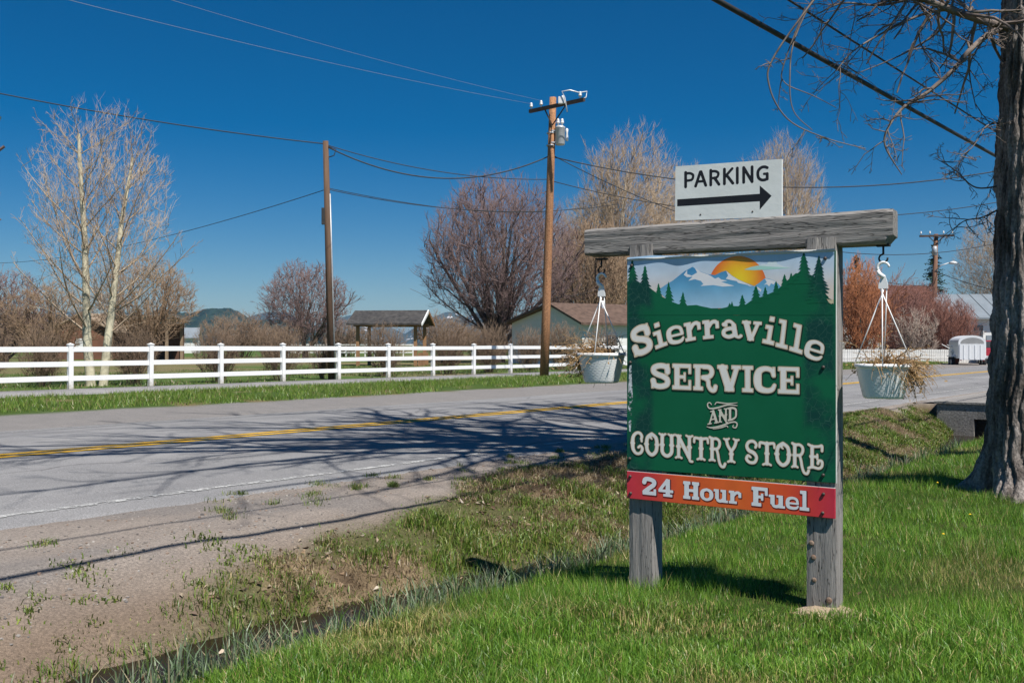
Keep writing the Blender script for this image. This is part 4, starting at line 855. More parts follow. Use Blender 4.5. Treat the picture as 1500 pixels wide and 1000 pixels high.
for sg in (-1, 1): MB().prism([(0, 4.05), (sg*3, 2.44), (sg*3, 2.56), (0, 4.19)], lambda a, b, d: T(a, d, b), -.4, 6.3).build('roof', mat('tan_roof', (.40,.31,.22), (.32,.24,.17), 1, .9), e)
MB().box(-.5, -.05, .9, .7, -.01, 2.0, T=T).build('window', m_trim, e)
p0 = at(262, 515, 150); e = empty('far_barn', (p0.x, p0.y, .1), 'small distant grey-roofed barn below the forested hill', 'barn'); T = frame(p0.x, p0.y, R(10))
MB().prism([(0, 0), (4, 0), (4, 2.6), (2, 3.9), (0, 2.6)], lambda a, b, d: T(d, a, b), -2.2, 2.6).build('wall', m_white, e)
for sg in (-1, 1): MB().prism([(2, 3.95), (2+sg*2.4, 2.4), (2+sg*2.4, 2.55), (2, 4.1)], lambda a, b, d: T(d, a, b), -2.5, 2.9).build('roof', m_grmetal, e)
# right-hand buildings
p0 = at(1296, 520, 104); e = empty('red_roofed_house', (p0.x, p0.y, .1), 'house with broad red-brown roof behind the bare red bushes', 'house'); T = frame(p0.x, p0.y, R(3))
MB().box(-5, 0, 0, 6, 8, 4.6, T=T).build('wall', m_white, e)
MB().prism([(-.5, 4.5), (4, 7.9), (8.5, 4.5)], lambda a, b, d: T(d, a, b), -5.4, 6.4).build('roof', m_redroof, e)
p0 = at(1412, 520, 88); e = empty('grey_roofed_building', (p0.x, p0.y, .1), 'white building with grey metal roof beside the big trunk', 'building'); T = frame(p0.x, p0.y, R(-4))
MB().box(-1.0, 0, 0, 12, 9, 3.9, T=T).build('wall', m_white, e)
ro = MB().prism([(-.6, 3.72), (4.5, 6.0), (9.6, 3.72), (9.6, 3.85), (4.5, 6.16), (-.6, 3.86)], lambda a, b, d: T(d, a, b), -1.5, 12.5).build('roof', m_grmetal, e)
for i in range(12): 
    x = -1.2+i*1.1; MB().prism([(-.6, 3.87), (4.5, 6.17), (4.5, 6.22), (-.6, 3.92)], lambda a, b, d: T(d, a, b), x, x+.05).build('roof_rib', m_grmetal, ro)
for (x0, x1, z0, z1) in ((.6, 1.7, 1.9, 3.3), (3.2, 4.4, 2.0, 3.3), (6.0, 7.2, 2.0, 3.3)):
    w = MB().box(x0, -.07, z0, x1, -.004, z1, T=T).build('window', m_trim, e); MB().box(x0+.1, -.085, z0+.1, x1-.1, -.075, z1-.1, T=T).build('pane', m_glass, w)
MB().box(1.9, -.06, .1, 2.9, -.004, 2.3, T=T).build('door', m_grmetal, e)
# white board fence across the street
m_wbf = mat('white_boards', (.72,.71,.68), (.62,.61,.58), 3, .8, fine=5)
a = at(1205, 529, 73); b = at(1452, 529, 71); e = empty('board_fence', (a.x, a.y, .1), 'low solid white board fence across the street at right', 'fence')
nb_ = 92
bd = MB().bbox(0, -.012, 0, .142, .012, 1.0, .004).build('board', m_wbf); bdd = bd.data; bpy.data.objects.remove(bd)
for i in range(nb_):
    p = a.lerp(b, i/nb_); o = link('board', bdd, e); o.location = (p.x, p.y+rnd.uniform(-.006, .006), .13+rnd.uniform(-.012, .012))
for z in (.35, .9): obox(MB(), Vector((a.x, a.y+.05, z)), Vector((b.x, b.y+.05, z)), .04, .09).build('rail', m_wbf, e)
# horse trailer
p0 = at(1424, 532, 64); e = empty('horse_trailer', (p0.x, p0.y, .17), 'white horse trailer with rounded top parked across the road', 'trailer'); T = frame(p0.x, p0.y, R(-14))
m_tr = mat('trailer_white', (.76,.77,.78), (.70,.71,.72), 1, .4, spec=.4); m_dark = mat('dark_gap', (.05,.05,.05), (.03,.03,.03), 2, .7); m_tyre = mat('tyre_rubber', (.02,.02,.02), (.03,.03,.03), 6, .85)
prof = [(-.82, .45), (.82, .45), (.82, 1.5)]+[(.82*math.cos(R(t)), 1.5+.42*math.sin(R(t))) for t in range(15, 180, 15)]+[(-.82, 1.5)]
MB().prism(prof, lambda a, b, d: T(a, d, b+.15), 0, 3.4).build('body', m_tr, e)
MB().prism([(-.7, 1.38)]+[(.7*math.cos(R(t)), 1.42+.36*math.sin(R(t))) for t in range(180, -1, -15)]+[(.7, 1.38)], lambda a, b, d: T(a, d, b+.15), -.02, -.004).build('rear_opening', mat('trailer_inside', (.32,.32,.32), (.25,.25,.25), 2, .8), e)
dr = MB().box(-.76, -.05, .5, .76, -.006, 1.52, T=T).build('tailgate', m_tr, e)
for x in (-.5, -.17, .17, .5): MB().box(x-.03, -.075, .56, x+.03, -.052, 1.46, T=T).build('rib', m_tr, dr)
for x in (-.95, .95):
    for y in (1.3, 2.1):
        w = MB(); c = T(x, y, .34); d = (T(1, 0, 0)-T(0, 0, 0)); w.tube([c-d*.09, c+d*.09], .33, 18); wh = w.build('wheel', m_tyre, e)
        MB().tube([c-d*.10, c+d*.10], .17, 14).build('rim', m_galv, wh)
    MB().box(x-.13, .9, .68, x+.13, 2.5, .75, T=T).build('fender', m_tr, e)
MB().box(.826, .6, 1.35, .85, 1.6, 1.75, T=T).build('side_window', m_dark, e)
MB().box(.826, 1.9, 1.35, .85, 2.9, 1.75, T=T).build('side_window', m_dark, e)
for x in (-.68, .68): MB().box(x-.05, -.03, .42, x+.05, -.002, .5, T=lambda a, b, c: T(a, b-.0, c+.02)).build('tail_lamp', mat('lamp_red', (.35,.02,.02), (.3,.02,.02), 2, .3), e)
# red pickup beyond the trailer
p0 = at(1458, 528, 69); e = empty('red_pickup', (p0.x, p0.y, .17), 'red pickup truck parked beyond the white horse trailer', 'pickup'); T = frame(p0.x, p0.y, R(-14))
m_rc = mat('red_car_paint', (.42,.03,.05), (.38,.025,.045), 1, .25, spec=.6)
MB().prism([(0, .55), (5.2, .55), (5.2, 1.1), (3.9, 1.18), (3.2, 1.75), (1.9, 1.78), (1.75, 1.15), (0, 1.15)], lambda a, b, d: T(d, a, b), -.9, .9).build('body', m_rc, e)
MB().prism([(2.0, 1.22), (3.75, 1.22), (3.15, 1.68), (2.0, 1.7)], lambda a, b, d: T(d, a, b), -.915, -.902).build('side_window', m_glass, e)
MB().box(-.75, 1.76, 1.25, .75, 1.79, 1.7, T=T).build('rear_window', m_glass, e)
MB().box(-.9, -.12, .5, .9, -.01, .7, T=T).build('bumper', m_galv, e)
for x in (-.85, .85):
    for y in (1.0, 4.2):
        c = T(x, y, .37); d = (T(1, 0, 0)-T(0, 0, 0)); wh = MB().tube([c-d*.11, c+d*.11], .37, 18).build('wheel', m_tyre, e); MB().tube([c-d*.12, c+d*.12], .2, 14).build('rim', m_galv, wh)
# flower pot by the trailer
p0 = at(1399, 530, 66); e = empty('flower_tub', (p0.x, p0.y, .17), 'small reddish tub with pale stems left of the trailer', 'planter')
MB().lathe((p0.x, p0.y, .17), [(0, 0), (.2, 0), (.28, .4), (.25, .4), (0, .36)], 14).build('tub', mat('terracotta', (.30,.12,.07), (.24,.09,.06), 3, .9), e)
st = MB(); r = random.Random(5)
for i in range(18): st.tube([(p0.x, p0.y, .5), (p0.x+r.gauss(0, .2), p0.y+r.gauss(0, .2), 1.0), (p0.x+r.gauss(0, .35), p0.y+r.gauss(0, .3), 1.3+r.random()*.3)], .03, 4)
st.build('stems', m_trim, e)
# culvert headwall
m_conc = mat('concrete', (.27,.255,.235), (.19,.18,.165), 3, .9, .5, 30, fine=30)
q = sn(22.95, 5.0); e = empty('culvert', (*q, -.4), 'grey concrete culvert headwall at the end of the ditch', 'culvert')
def TS(s, n, z): return Vector((*sn(s, n), z))
hw = MB(); 
for (n0, n1, z0, z1) in ((3.6, 4.7, -.75, .19), (5.4, 6.15, -.75, .19), (4.7, 5.4, -.12, .19)): hw.box(22.72, n0, z0, 22.98, n1, z1, T=TS)
hw.build('headwall', m_conc, e)
MB().box(22.69, 3.55, .192, 23.02, 6.2, .235, T=TS).build('coping', m_conc, e)
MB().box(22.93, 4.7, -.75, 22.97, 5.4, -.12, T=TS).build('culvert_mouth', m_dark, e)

# ------------------------------------------------------------------ the store sign
PR = Vector((1.743, 5.36, 0)); LV = Vector((-.861, .508, 0)).normalized(); BV = Vector((.508, .861, 0)).normalized()
def SP(t, q, z): return PR+LV*t+BV*q+Vector((0, 0, z))      # t leftwards along the sign, q behind the panel face, z up
def plane(x, y):                                             # picture measurement -> metres on the sign's face
    a = (x-750)/F; t = (PR.x-a*PR.y)/(a*LV.y-LV.x); Y = PR.y+LV.y*t; return t, EYE-(y-HY)/F*Y
def z5(x, y): return plane(900+x/4.412, 355+y/4.412)
def z6(x, y): return plane(900+x/3.847, 520+y/3.847)
def z1(x, y): return plane(840+x/2.632, 220+y/2.632)
RZ = -math.atan2(LV.y, LV.x)
m_post = mat('weathered_post', (.36,.335,.31), (.20,.185,.175), 9, .9, .7, 40, stretch=(5,5,.35), spec=.15, lo=.3, hi=.7, bdist=.006, crack=(3.2, .12))
m_beam = mat('weathered_beam', (.34,.32,.30), (.185,.172,.163), 9, .9, .7, 40, stretch=(.35,5,5), rotz=RZ, spec=.15, lo=.3, hi=.7, bdist=.006, crack=(3.2, .12))
sign = empty('store_sign', SP(.6, .1, 0), 'wooden two-post store sign with green painted panel on the lawn', 'sign')
def wobble(o, amp, sc, seed):
    for v in o.data.vertices:
        c = v.co; v.co = c+Vector((vnoise(np.array(c.z*sc), np.array(c.x*sc), seed)-.5, vnoise(np.array(c.z*sc+7), np.array(c.y*sc), seed+1)-.5, 0))*amp
def post(t0, t1, ztop, seed):
    mb = MB(); zs = np.linspace(-.15, ztop, 26); n = 28; vs = []; w = abs(t1-t0)
    for i, z in enumerate(zs):
        for k in range(n):
            a = 2*math.pi*(k+.5)/n; ca, sa = math.cos(a), math.sin(a); p = 14
            rr_ = (abs(ca)**p+abs(sa)**p)**(-1/p); x, y = ca*rr_*.5, sa*rr_*.5
            j = .004*(vnoise(np.array(k*1.7), np.array(z*3.), seed)-.5)
            tp = 1-.03*(i == len(zs)-1)
            vs.append(SP((t0+t1)/2+x*w*tp+j, .024+.085+y*.17*tp+j, z))
    fs = [(i*n+k, i*n+(k+1) % n, (i+1)*n+(k+1) % n, (i+1)*n+k) for i in range(len(zs)-1) for k in range(n)]+[tuple((len(zs)-1)*n+k for k in range(n))]
    mb.add(vs, fs); return mb.build('post', m_post, sign)
pr = post(.0, .166, 2.045, 1); pl = post(1.068, 1.222, 2.06, 2)
# beam, irregular and rounded, with a clipped lower right corner
mb = MB(); ts = np.linspace(-.285, 1.525, 46); n = 32; vs = []
for i, t in enumerate(ts):
    for k in range(n):
        a = 2*math.pi*(k+.5)/n; ca, sa = math.cos(a), math.sin(a); p = 16; rr_ = (abs(ca)**p+abs(sa)**p)**(-1/p)
        x, y = ca*rr_*.5, sa*rr_*.5; en = .975 if i in (0, len(ts)-1) else 1
        j = .006*(float(vnoise(np.array(k*1.3), np.array(t*4.), 5))-.5); zc = 2.088+.006*(t/1.5)
        clip = max(0, .04-(t+.285))*1.1 if (y < -.3) else 0
        vs.append(SP(t, .036+.075+x*.15*en+j, zc+y*(.183-.012*t)*en+j+clip))
fs = [(i*n+k, i*n+(k+1) % n, (i+1)*n+(k+1) % n, (i+1)*n+k) for i in range(len(ts)-1) for k in range(n)]+[tuple(range(n)), tuple((len(ts)-1)*n+k for k in range(n))]
mb.add(vs, fs).build('beam', m_beam, sign)
m_knot = mat('wood_knot', (.20,.12,.08), (.32,.24,.18), 60, .85)
for (x, y, w) in ((1187, 796, 8), (1190, 817, 8), (1191, 850, 7), (1213, 880, 9)):
    t, z = plane(x, y); r_ = w/2/F*5.4
    mb = MB(); mb.add([SP(t+r_*rr_*math.cos(a), .022-.004*(rr_ < .9), z+1.05*r_*rr_*math.sin(a)) for rr_ in (1.0, .75, .3) for a in [2*math.pi*k/14 for k in range(14)]], [(i*14+k, i*14+(k+1) % 14, (i+1)*14+(k+1) % 14, (i+1)*14+k) for i in range(2) for k in range(14)]+[tuple(28+k for k in range(14))], True)
    mb.build('wood_knot', m_knot, pr)
# panel material: green with fading, crackle, blotches over the posts
def green_mat():
    m = mat('panel_green', (.003,.108,.046), (.006,.132,.060), 1.6, .5, .08, 25, spec=.22, bdist=.004)
    t = m.node_tree; nd = t.nodes; L = t.links; b = nd['Principled BSDF']; src = b.inputs['Base Color'].links[0].from_socket
    tc = nd.new('ShaderNodeTexCoord'); wn = nd.new('ShaderNodeTexNoise'); wn.inputs['Scale'].default_value = 6; L.new(tc.outputs['Object'], wn.inputs['Vector'])
    ad = nd.new('ShaderNodeVectorMath'); ad.operation = 'MULTIPLY_ADD'; ad.inputs[1].default_value = (.1,)*3; L.new(wn.outputs['Color'], ad.inputs[0]); L.new(tc.outputs['Object'], ad.inputs[2])
    vo = nd.new('ShaderNodeTexVoronoi'); vo.feature = 'DISTANCE_TO_EDGE'; vo.inputs['Scale'].default_value = 26; L.new(ad.outputs[0], vo.inputs['Vector'])
    mr = nd.new('ShaderNodeMapRange'); mr.inputs[1].default_value = 0; mr.inputs[2].default_value = .03; mr.inputs[3].default_value = 1; mr.inputs[4].default_value = 0; L.new(vo.outputs['Distance'], mr.inputs[0])
    mp = nd.new('ShaderNodeMapping'); mp.inputs['Rotation'].default_value = (0, 0, RZ); L.new(tc.outputs['Object'], mp.inputs[0])
    sx = nd.new('ShaderNodeSeparateXYZ'); L.new(mp.outputs[0], sx.inputs[0])
    t0 = (Matrix.Rotation(RZ, 3, 'Z') @ PR).x
    # blotch where the sheet lies on a post
    def band(c, w):
        s1 = nd.new('ShaderNodeMath'); s1.operation = 'SUBTRACT'; s1.inputs[1].default_value = t0+c; L.new(sx.outputs[0], s1.inputs[0])
        s2 = nd.new('ShaderNodeMath'); s2.operation = 'ABSOLUTE'; L.new(s1.outputs[0], s2.inputs[0])
        s3 = nd.new('ShaderNodeMapRange'); s3.inputs[1].default_value = w*.6; s3.inputs[2].default_value = w; s3.inputs[3].default_value = 1; s3.inputs[4].default_value = 0; L.new(s2.outputs[0], s3.inputs[0]); return s3.outputs[0]
    mx = nd.new('ShaderNodeMath'); mx.operation = 'MAXIMUM'; L.new(band(.085, .10), mx.inputs[0]); L.new(band(1.14, .10), mx.inputs[1])
    bl = nd.new('ShaderNodeTexNoise'); bl.inputs['Scale'].default_value = 5; bl.inputs['Detail'].default_value = 5; L.new(tc.outputs['Object'], bl.inputs['Vector'])
    b2 = nd.new('ShaderNodeMapRange'); b2.inputs[1].default_value = .38; b2.inputs[2].default_value = .58; L.new(bl.outputs['Fac'], b2.inputs[0])
    f1_ = nd.new('ShaderNodeMath'); f1_.operation = 'MULTIPLY'; L.new(mx.outputs[0], f1_.inputs[0]); L.new(b2.outputs[0], f1_.inputs[1])
    m1 = nd.new('ShaderNodeMix'); m1.data_type = 'RGBA'; m1.inputs[7].default_value = (.004,.052,.042,1); L.new(f1_.outputs[0], m1.inputs[0]); L.new(src, m1.inputs[6])
    f2_ = nd.new('ShaderNodeMath'); f2_.operation = 'MULTIPLY'; L.new(f1_.outputs[0], f2_.inputs[0]); L.new(mr.outputs[0], f2_.inputs[1])
    f3_ = nd.new('ShaderNodeMath'); f3_.operation = 'MULTIPLY'; f3_.inputs[1].default_value = .35; L.new(f2_.outputs[0], f3_.inputs[0])
    m2 = nd.new('ShaderNodeMix'); m2.data_type = 'RGBA'; m2.inputs[7].default_value = (.12,.26,.19,1); L.new(f3_.outputs[0], m2.inputs[0]); L.new(m1.outputs[2], m2.inputs[6])
    L.new(m2.outputs[2], b.inputs['Base Color']); return m
m_green = green_mat()
m_edge = mat('panel_edge', (.66,.66,.62), (.55,.55,.52), 8, .7)
panel = MB().bbox(0, 0, .716, 1.222, .020, 1.968, .002, T=lambda t, q, z: SP(t, q, z)).build('main_panel', m_green, sign)
MB().box(-.002, .0015, .714, 0, .0225, 1.966, T=SP).build('panel_edge', m_edge, panel)
DS = .2; QO = [0.0]
def flat(name, pts, m, depth, parent, conv=z5):
    mb = MB(); q = [conv(*p) for p in pts]; mb.add([SP(min(t, 1.2195), -depth*DS-QO[0], z) for t, z in q], [tuple(range(len(q)))])
    me = mb.build(name, m, parent); return me
def grad(name, stops, axis_from, axis_to, rough=.45, radial=None):
    """printed colour gradient laid out on the sign's own face (metres)"""
    m = bpy.data.materials.new(name); m.use_nodes = True; nd = m.node_tree.nodes; L = m.node_tree.links; b = nd['Principled BSDF']; b.inputs['Roughness'].default_value = rough
    tc = nd.new('ShaderNodeTexCoord'); cr = nd.new('ShaderNodeValToRGB')
    if radial:
        c = SP(radial[0], 0, radial[1]); d = nd.new('ShaderNodeVectorMath'); d.operation = 'DISTANCE'; d.inputs[1].default_value = c; L.new(tc.outputs['Object'], d.inputs[0])
        mr = nd.new('ShaderNodeMapRange'); mr.inputs[1].default_value = 0; mr.inputs[2].default_value = radial[2]; L.new(d.outputs['Value'], mr.inputs[0])
    else:
        a = Vector(axis_from); w = Vector(axis_to)-a; s1 = nd.new('ShaderNodeVectorMath'); s1.operation = 'SUBTRACT'; s1.inputs[1].default_value = a; L.new(tc.outputs['Object'], s1.inputs[0])
        d = nd.new('ShaderNodeVectorMath'); d.operation = 'DOT_PRODUCT'; d.inputs[1].default_value = w/w.length_squared; L.new(s1.outputs[0], d.inputs[0])
        mr = nd.new('ShaderNodeMapRange'); L.new(d.outputs['Value'], mr.inputs[0])
    L.new(mr.outputs[0], cr.inputs[0]); el = cr.color_ramp.elements
    el[0].position = stops[0][0]; el[0].color = (*stops[0][1], 1); el[1].position = stops[-1][0]; el[1].color = (*stops[-1][1], 1)
    for p, c in stops[1:-1]: x = el.new(p); x.color = (*c, 1)
    nz = nd.new('ShaderNodeTexNoise'); nz.inputs['Scale'].default_value = 9; nz.inputs['Detail'].default_value = 5; L.new(tc.outputs['Object'], nz.inputs['Vector'])
    r3 = nd.new('ShaderNodeMapRange'); r3.inputs[1].default_value = .3; r3.inputs[2].default_value = .7; r3.inputs[3].default_value = .9; r3.inputs[4].default_value = 1.06; L.new(nz.outputs['Fac'], r3.inputs[0])
    m3 = nd.new('ShaderNodeMix'); m3.data_type = 'RGBA'; m3.blend_type = 'MULTIPLY'; m3.inputs[0].default_value = 1; L.new(cr.outputs[0], m3.inputs[6]); L.new(r3.outputs[0], m3.inputs[7])
    L.new(m3.outputs[2], b.inputs['Base Color']); return m
tz = lambda y: SP(.6, 0, z5(740, y)[1])
m_sky = grad('print_sky', [(0, (.40,.60,.80)), (.45, (.58,.68,.78)), (1, (.78,.66,.56))], tz(60), tz(330))
flat('painted_sky', [(60, 100), (240, 84), (500, 88), (740, 76), (1000, 70), (1240, 62), (1421, 46), (1416, 400), (1300, 420), (60, 420)], m_sky, .0008, panel)
sc = z5(792, 280); rs_ = (z5(605, 280)[0]-z5(979, 280)[0])/2
gs_ = z5(800, 235); m_sun = grad('print_sun', [(0, (.95,.72,.02)), (.35, (.92,.52,.02)), (.72, (.85,.20,.03)), (1, (.72,.12,.05))], None, None, radial=(gs_[0], gs_[1], rs_*1.15))
mb = MB(); mb.add([SP(sc[0]+rs_*math.cos(a), -.0014*DS, sc[1]+rs_*math.sin(a)) for a in [2*math.pi*i/72 for i in range(72)]], [tuple(range(72))]); mb.build('painted_sun', m_sun, panel)
m_cloud = mat('print_cloud', (.62,.76,.78), (.70,.80,.82), 5, .45); m_teal = mat('print_teal', (.36,.66,.56), (.42,.70,.62), 5, .45)
flat('painted_cloud', [(930, 152), (960, 138), (985, 142), (1000, 118), (1020, 130), (1045, 118), (1052, 140), (1080, 150), (1100, 158), (1150, 162), (1100, 170), (960, 166)], m_cloud, .0018, panel)
flat('painted_cloud', [(838, 176), (880, 160), (925, 150), (1000, 156), (1135, 165), (1000, 176), (900, 180)], m_teal, .0020, panel)
m_mt = grad('print_mountain', [(0, (.05,.26,.50)), (.45, (.14,.40,.62)), (1, (.40,.62,.78))], tz(170), tz(420))
flat('painted_mountain', [(280, 310), (330, 275), (380, 245), (430, 205), (455, 185), (470, 178), (505, 158), (530, 175), (560, 190), (605, 206), (650, 212), (690, 192), (722, 183), (760, 215), (800, 240), (850, 262), (905, 283), (935, 262), (972, 232), (1000, 235), (1040, 250), (1090, 300), (1000, 420), (400, 430)], m_mt, .0024, panel)
m_snw = mat('print_snow', (.74,.76,.80), (.80,.80,.80), 8, .45)
for pts in ([(470, 180), (448, 210), (470, 225), (505, 222), (478, 248), (520, 238), (560, 250), (575, 270), (556, 282), (640, 276), (700, 286), (775, 281), (730, 268), (690, 256), (730, 248), (690, 240), (672, 226), (650, 235), (625, 218), (605, 208), (560, 192), (520, 166), (535, 195), (500, 215), (470, 205)],
            [(722, 185), (735, 215), (720, 235), (760, 245), (790, 250), (800, 262), (860, 275), (872, 282), (895, 285), (850, 264), (800, 242), (760, 217)],
            [(972, 234), (985, 258), (965, 275), (985, 270), (1000, 285), (1012, 265), (1030, 272), (1042, 252), (1000, 238)], [(905, 285), (925, 300), (945, 320), (950, 305), (925, 288)]):
    flat('painted_snow', pts, m_snw, .0029, panel)
flat('painted_hillside', [(57, 255), (110, 240), (150, 255), (200, 275), (250, 310), (300, 345), (350, 375), (410, 398), (470, 408), (530, 404), (560, 412), (600, 420), (655, 433), (720, 420), (750, 410), (800, 412), (850, 400), (880, 380), (930, 360), (980, 340), (1050, 310), (1090, 270), (1130, 235), (1170, 200), (1230, 195), (1290, 220), (1340, 300), (1416, 398), (1416, 470), (57, 470)], m_green, .0034, panel)
r = random.Random(12)
for i, (tx, ty, by, hw_) in enumerate(((115, 108, 265, 50), (198, 148, 310, 50), (285, 263, 345, 27), (350, 253, 405, 42), (443, 317, 408, 30), (745, 390, 415, 13), (760, 380, 416, 14), (827, 337, 413, 30), (915, 278, 392, 46), (975, 285, 365, 30), (1045, 248, 335, 32), (1100, 204, 300, 36), (1142, 196, 270, 28), (1225, 62, 270, 72), (1322, 84, 395, 92))):
    nl = max(4, int((by-ty)/22)); Lp = []; Rp = []
    for k in range(1, nl+1):
        f = k/nl; y = ty+(by-ty)*f; w = hw_*(f**.85)*r.uniform(.75, 1.1); w2 = hw_*(f**.85)*r.uniform(.75, 1.1)
        Lp += [(tx-w, y+r.uniform(-3, 3)), (tx-w*.50, y-(by-ty)/nl*.12)]; Rp += [(min(tx+w2, 1415), y+r.uniform(-3, 3)), (min(tx+w2*.50, 1413), y-(by-ty)/nl*.12)]
    flat('painted_spruce', [(tx, ty)]+Lp+Rp[::-1], m_green, .0038+.0002*i, panel)
# curled white top edge
mb = MB(); n = 60; vs = []; r = random.Random(3)
for i in range(n+1):
    t = 1.222*i/n; w = .008+.010*float(vnoise(np.array(t*9.), np.array(.3), 3)); lift = .010*float(vnoise(np.array(t*7.), np.array(5.), 4))
    vs += [SP(t, -.003, 1.968-w*.4), SP(t, -.007-lift, 1.970+w*.5), SP(t, .016, 1.972+w*.4)]
mb.add(vs, [(3*i+k, 3*i+k+1, 3*i+k+4, 3*i+k+3) for i in range(n) for k in (0, 1)], True).build('peeling_edge', m_edge, panel)
# orange strip
t_l = plane(913, 690); m_or = grad('print_orange', [(0, (.60,.035,.06)), (.14, (.64,.05,.045)), (.28, (.74,.11,.025)), (.55, (.76,.14,.025)), (.78, (.70,.085,.025)), (.90, (.64,.045,.045)), (1, (.58,.03,.065))], SP(1.222, 0, .6), SP(0, 0, .6))
def tilt(t, q, z): return SP(t, q, z-.016*(1-t/1.222))
strip_ = MB().bbox(.004, -.001, .540, 1.222, .019, .702, .002, T=tilt).build('fuel_panel', m_or, sign)
MB().box(.004, .001, .7025, 1.222, .018, .7055, T=tilt).build('panel_edge', m_edge, strip_)
m_bolt = mat('rusty_bolt', (.12,.10,.09), (.07,.06,.055), 60, .6, metal=.5)
def bolt(x, y, conv, parent):
    t, z = conv(x, y); mb = MB(); o = SP(t, 0, z)
    mb.tube([SP(t, -.001, z), SP(t, -.008, z), SP(t, -.011, z)], [.0095, .009, .004], 10); mb.build('bolt', m_bolt, parent)
for p in ((1363, 104), (103, 775), (1350, 806), (112, 150)): bolt(*p, z5, panel)
for p in ((87, 582), (1177, 675)): bolt(*p, z6, panel)
for p in ((90, 682), (92, 777), (1178, 782), (1174, 888)): bolt(*p, z6, strip_)
# speckled white streak down the left side, and torn patch
m_streak = paint('streak_white', (.62,.68,.70), .50)
flat('white_streak', [(84, 62), (96, 55), (98, 130), (104, 230), (98, 330), (92, 430), (84, 430), (78, 330), (76, 230), (82, 130)], m_streak, .0060, panel, z6)
flat('torn_patch', [(1372, 366), (1400, 372), (1416, 368), (1416, 392), (1400, 398), (1385, 388)], mat('torn_cream', (.62,.54,.36), (.52,.44,.30), 20, .7), .0075, panel)

# ---- lettering: strokes -> outline
def cat_rom(pts, sub=7):
    out = []; n = len(pts)
    for i in range(n-1):
        a, b, c, d = [np.array(pts[k]) for k in (max(i-1, 0), i, i+1, min(i+2, n-1))]
        for k in range(sub): t = k/sub; out.append(.5*((2*b)+(c-a)*t+(2*a-5*b+4*c-d)*t*t+(3*b-a-3*c+d)*t**3))
    out.append(np.array(pts[-1])); return out
def sdf(glyph, asp, X, Y):
    D = np.full(X.shape, 9.0)
    for g in glyph:
        if g[0] == 'r':
            x0, y0, x1, y1 = g[1]*asp, g[2], g[3]*asp, g[4]; dx = np.abs(X-(x0+x1)/2)-(x1-x0)/2; dy = np.abs(Y-(y0+y1)/2)-(y1-y0)/2
            D = np.minimum(D, np.hypot(np.maximum(dx, 0), np.maximum(dy, 0))+np.minimum(np.maximum(dx, dy), 0))
        else:
            pts = [(p[0]*asp, p[1], p[2] if len(p) > 2 else g[2]) for p in g[1]]
            if g[0] == 'c': pts = cat_rom(pts)
            for a, b in zip(pts[:-1], pts[1:]):
                vx, vy = b[0]-a[0], b[1]-a[1]; l2 = vx*vx+vy*vy+1e-12; t = np.clip(((X-a[0])*vx+(Y-a[1])*vy)/l2, 0, 1)
                D = np.minimum(D, np.hypot(X-a[0]-t*vx, Y-a[1]-t*vy)-(a[2]+(b[2]-a[2])*t))
    return D
def contour_polys(D, xs, ys, thr):
    D = D-thr; ins = D < 0; polys = []; nx, ny = D.shape
    full = ins[:-1, :-1] & ins[1:, :-1] & ins[1:, 1:] & ins[:-1, 1:]; anyc = ins[:-1, :-1] | ins[1:, :-1] | ins[1:, 1:] | ins[:-1, 1:]
    for j in range(ny-1):
        i = 0
        while i < nx-1:
            if full[i, j]:
                k = i
                while k < nx-1 and full[k, j]: k += 1
                polys.append([(xs[i], ys[j]), (xs[k], ys[j]), (xs[k], ys[j+1]), (xs[i], ys[j+1])]); i = k; continue
            if anyc[i, j]:
                cs = [(i, j), (i+1, j), (i+1, j+1), (i, j+1)]; P = []
                for a in range(4):
                    p, q = cs[a], cs[(a+1) % 4]; dp, dq = D[p], D[q]
                    if dp < 0: P.append((xs[p[0]], ys[p[1]]))
                    if (dp < 0) != (dq < 0): f = dp/(dp-dq); P.append((xs[p[0]]+(xs[q[0]]-xs[p[0]])*f, ys[p[1]]+(ys[q[1]]-ys[p[1]])*f))
                if len(P) > 2: polys.append(P)
            i += 1
    return polys
def word(name, items, layers, parent, conv, h=.03, base=.004):
    """items: (glyph, quad TL TR BR BL) ; layers: (threshold, shift, depth, material)"""
    out = [MB() for _ in layers]
    for glyph, quad in items:
        TL, TR, BR, BL = [np.array(q, float) for q in quad]
        asp = (np.linalg.norm(TR-TL)+np.linalg.norm(BR-BL))/(np.linalg.norm(TL-BL)+np.linalg.norm(TR-BR))
        xs = np.arange(-.45, asp+.45, h); ys = np.arange(-.5, 1.3, h); X, Y = np.meshgrid(xs, ys, indexing='ij'); D = sdf(glyph, asp, X, Y)
        for li, (thr, sh, dep, m) in enumerate(layers):
            for P in contour_polys(D, xs, ys, thr):
                vs = []
                for (x, y) in P:
                    u = x/asp; p = BL*(1-u)*(1-y)+BR*u*(1-y)+TR*u*y+TL*(1-u)*y
                    t, z = conv(p[0]+sh[0], p[1]+sh[1]); vs.append(SP(t, -dep*DS-QO[0], z))
                out[li].add(vs, [tuple(range(len(vs)))])
    root = out[-1].build(name, layers[-1][3], parent)
    for mb, l in zip(out[:-1], layers[:-1]): mb.build(name+'_shadow' if l[1] != (0, 0) else name+'_outline', l[3], root if parent.parent is None else parent)
    return root
H_ = .12
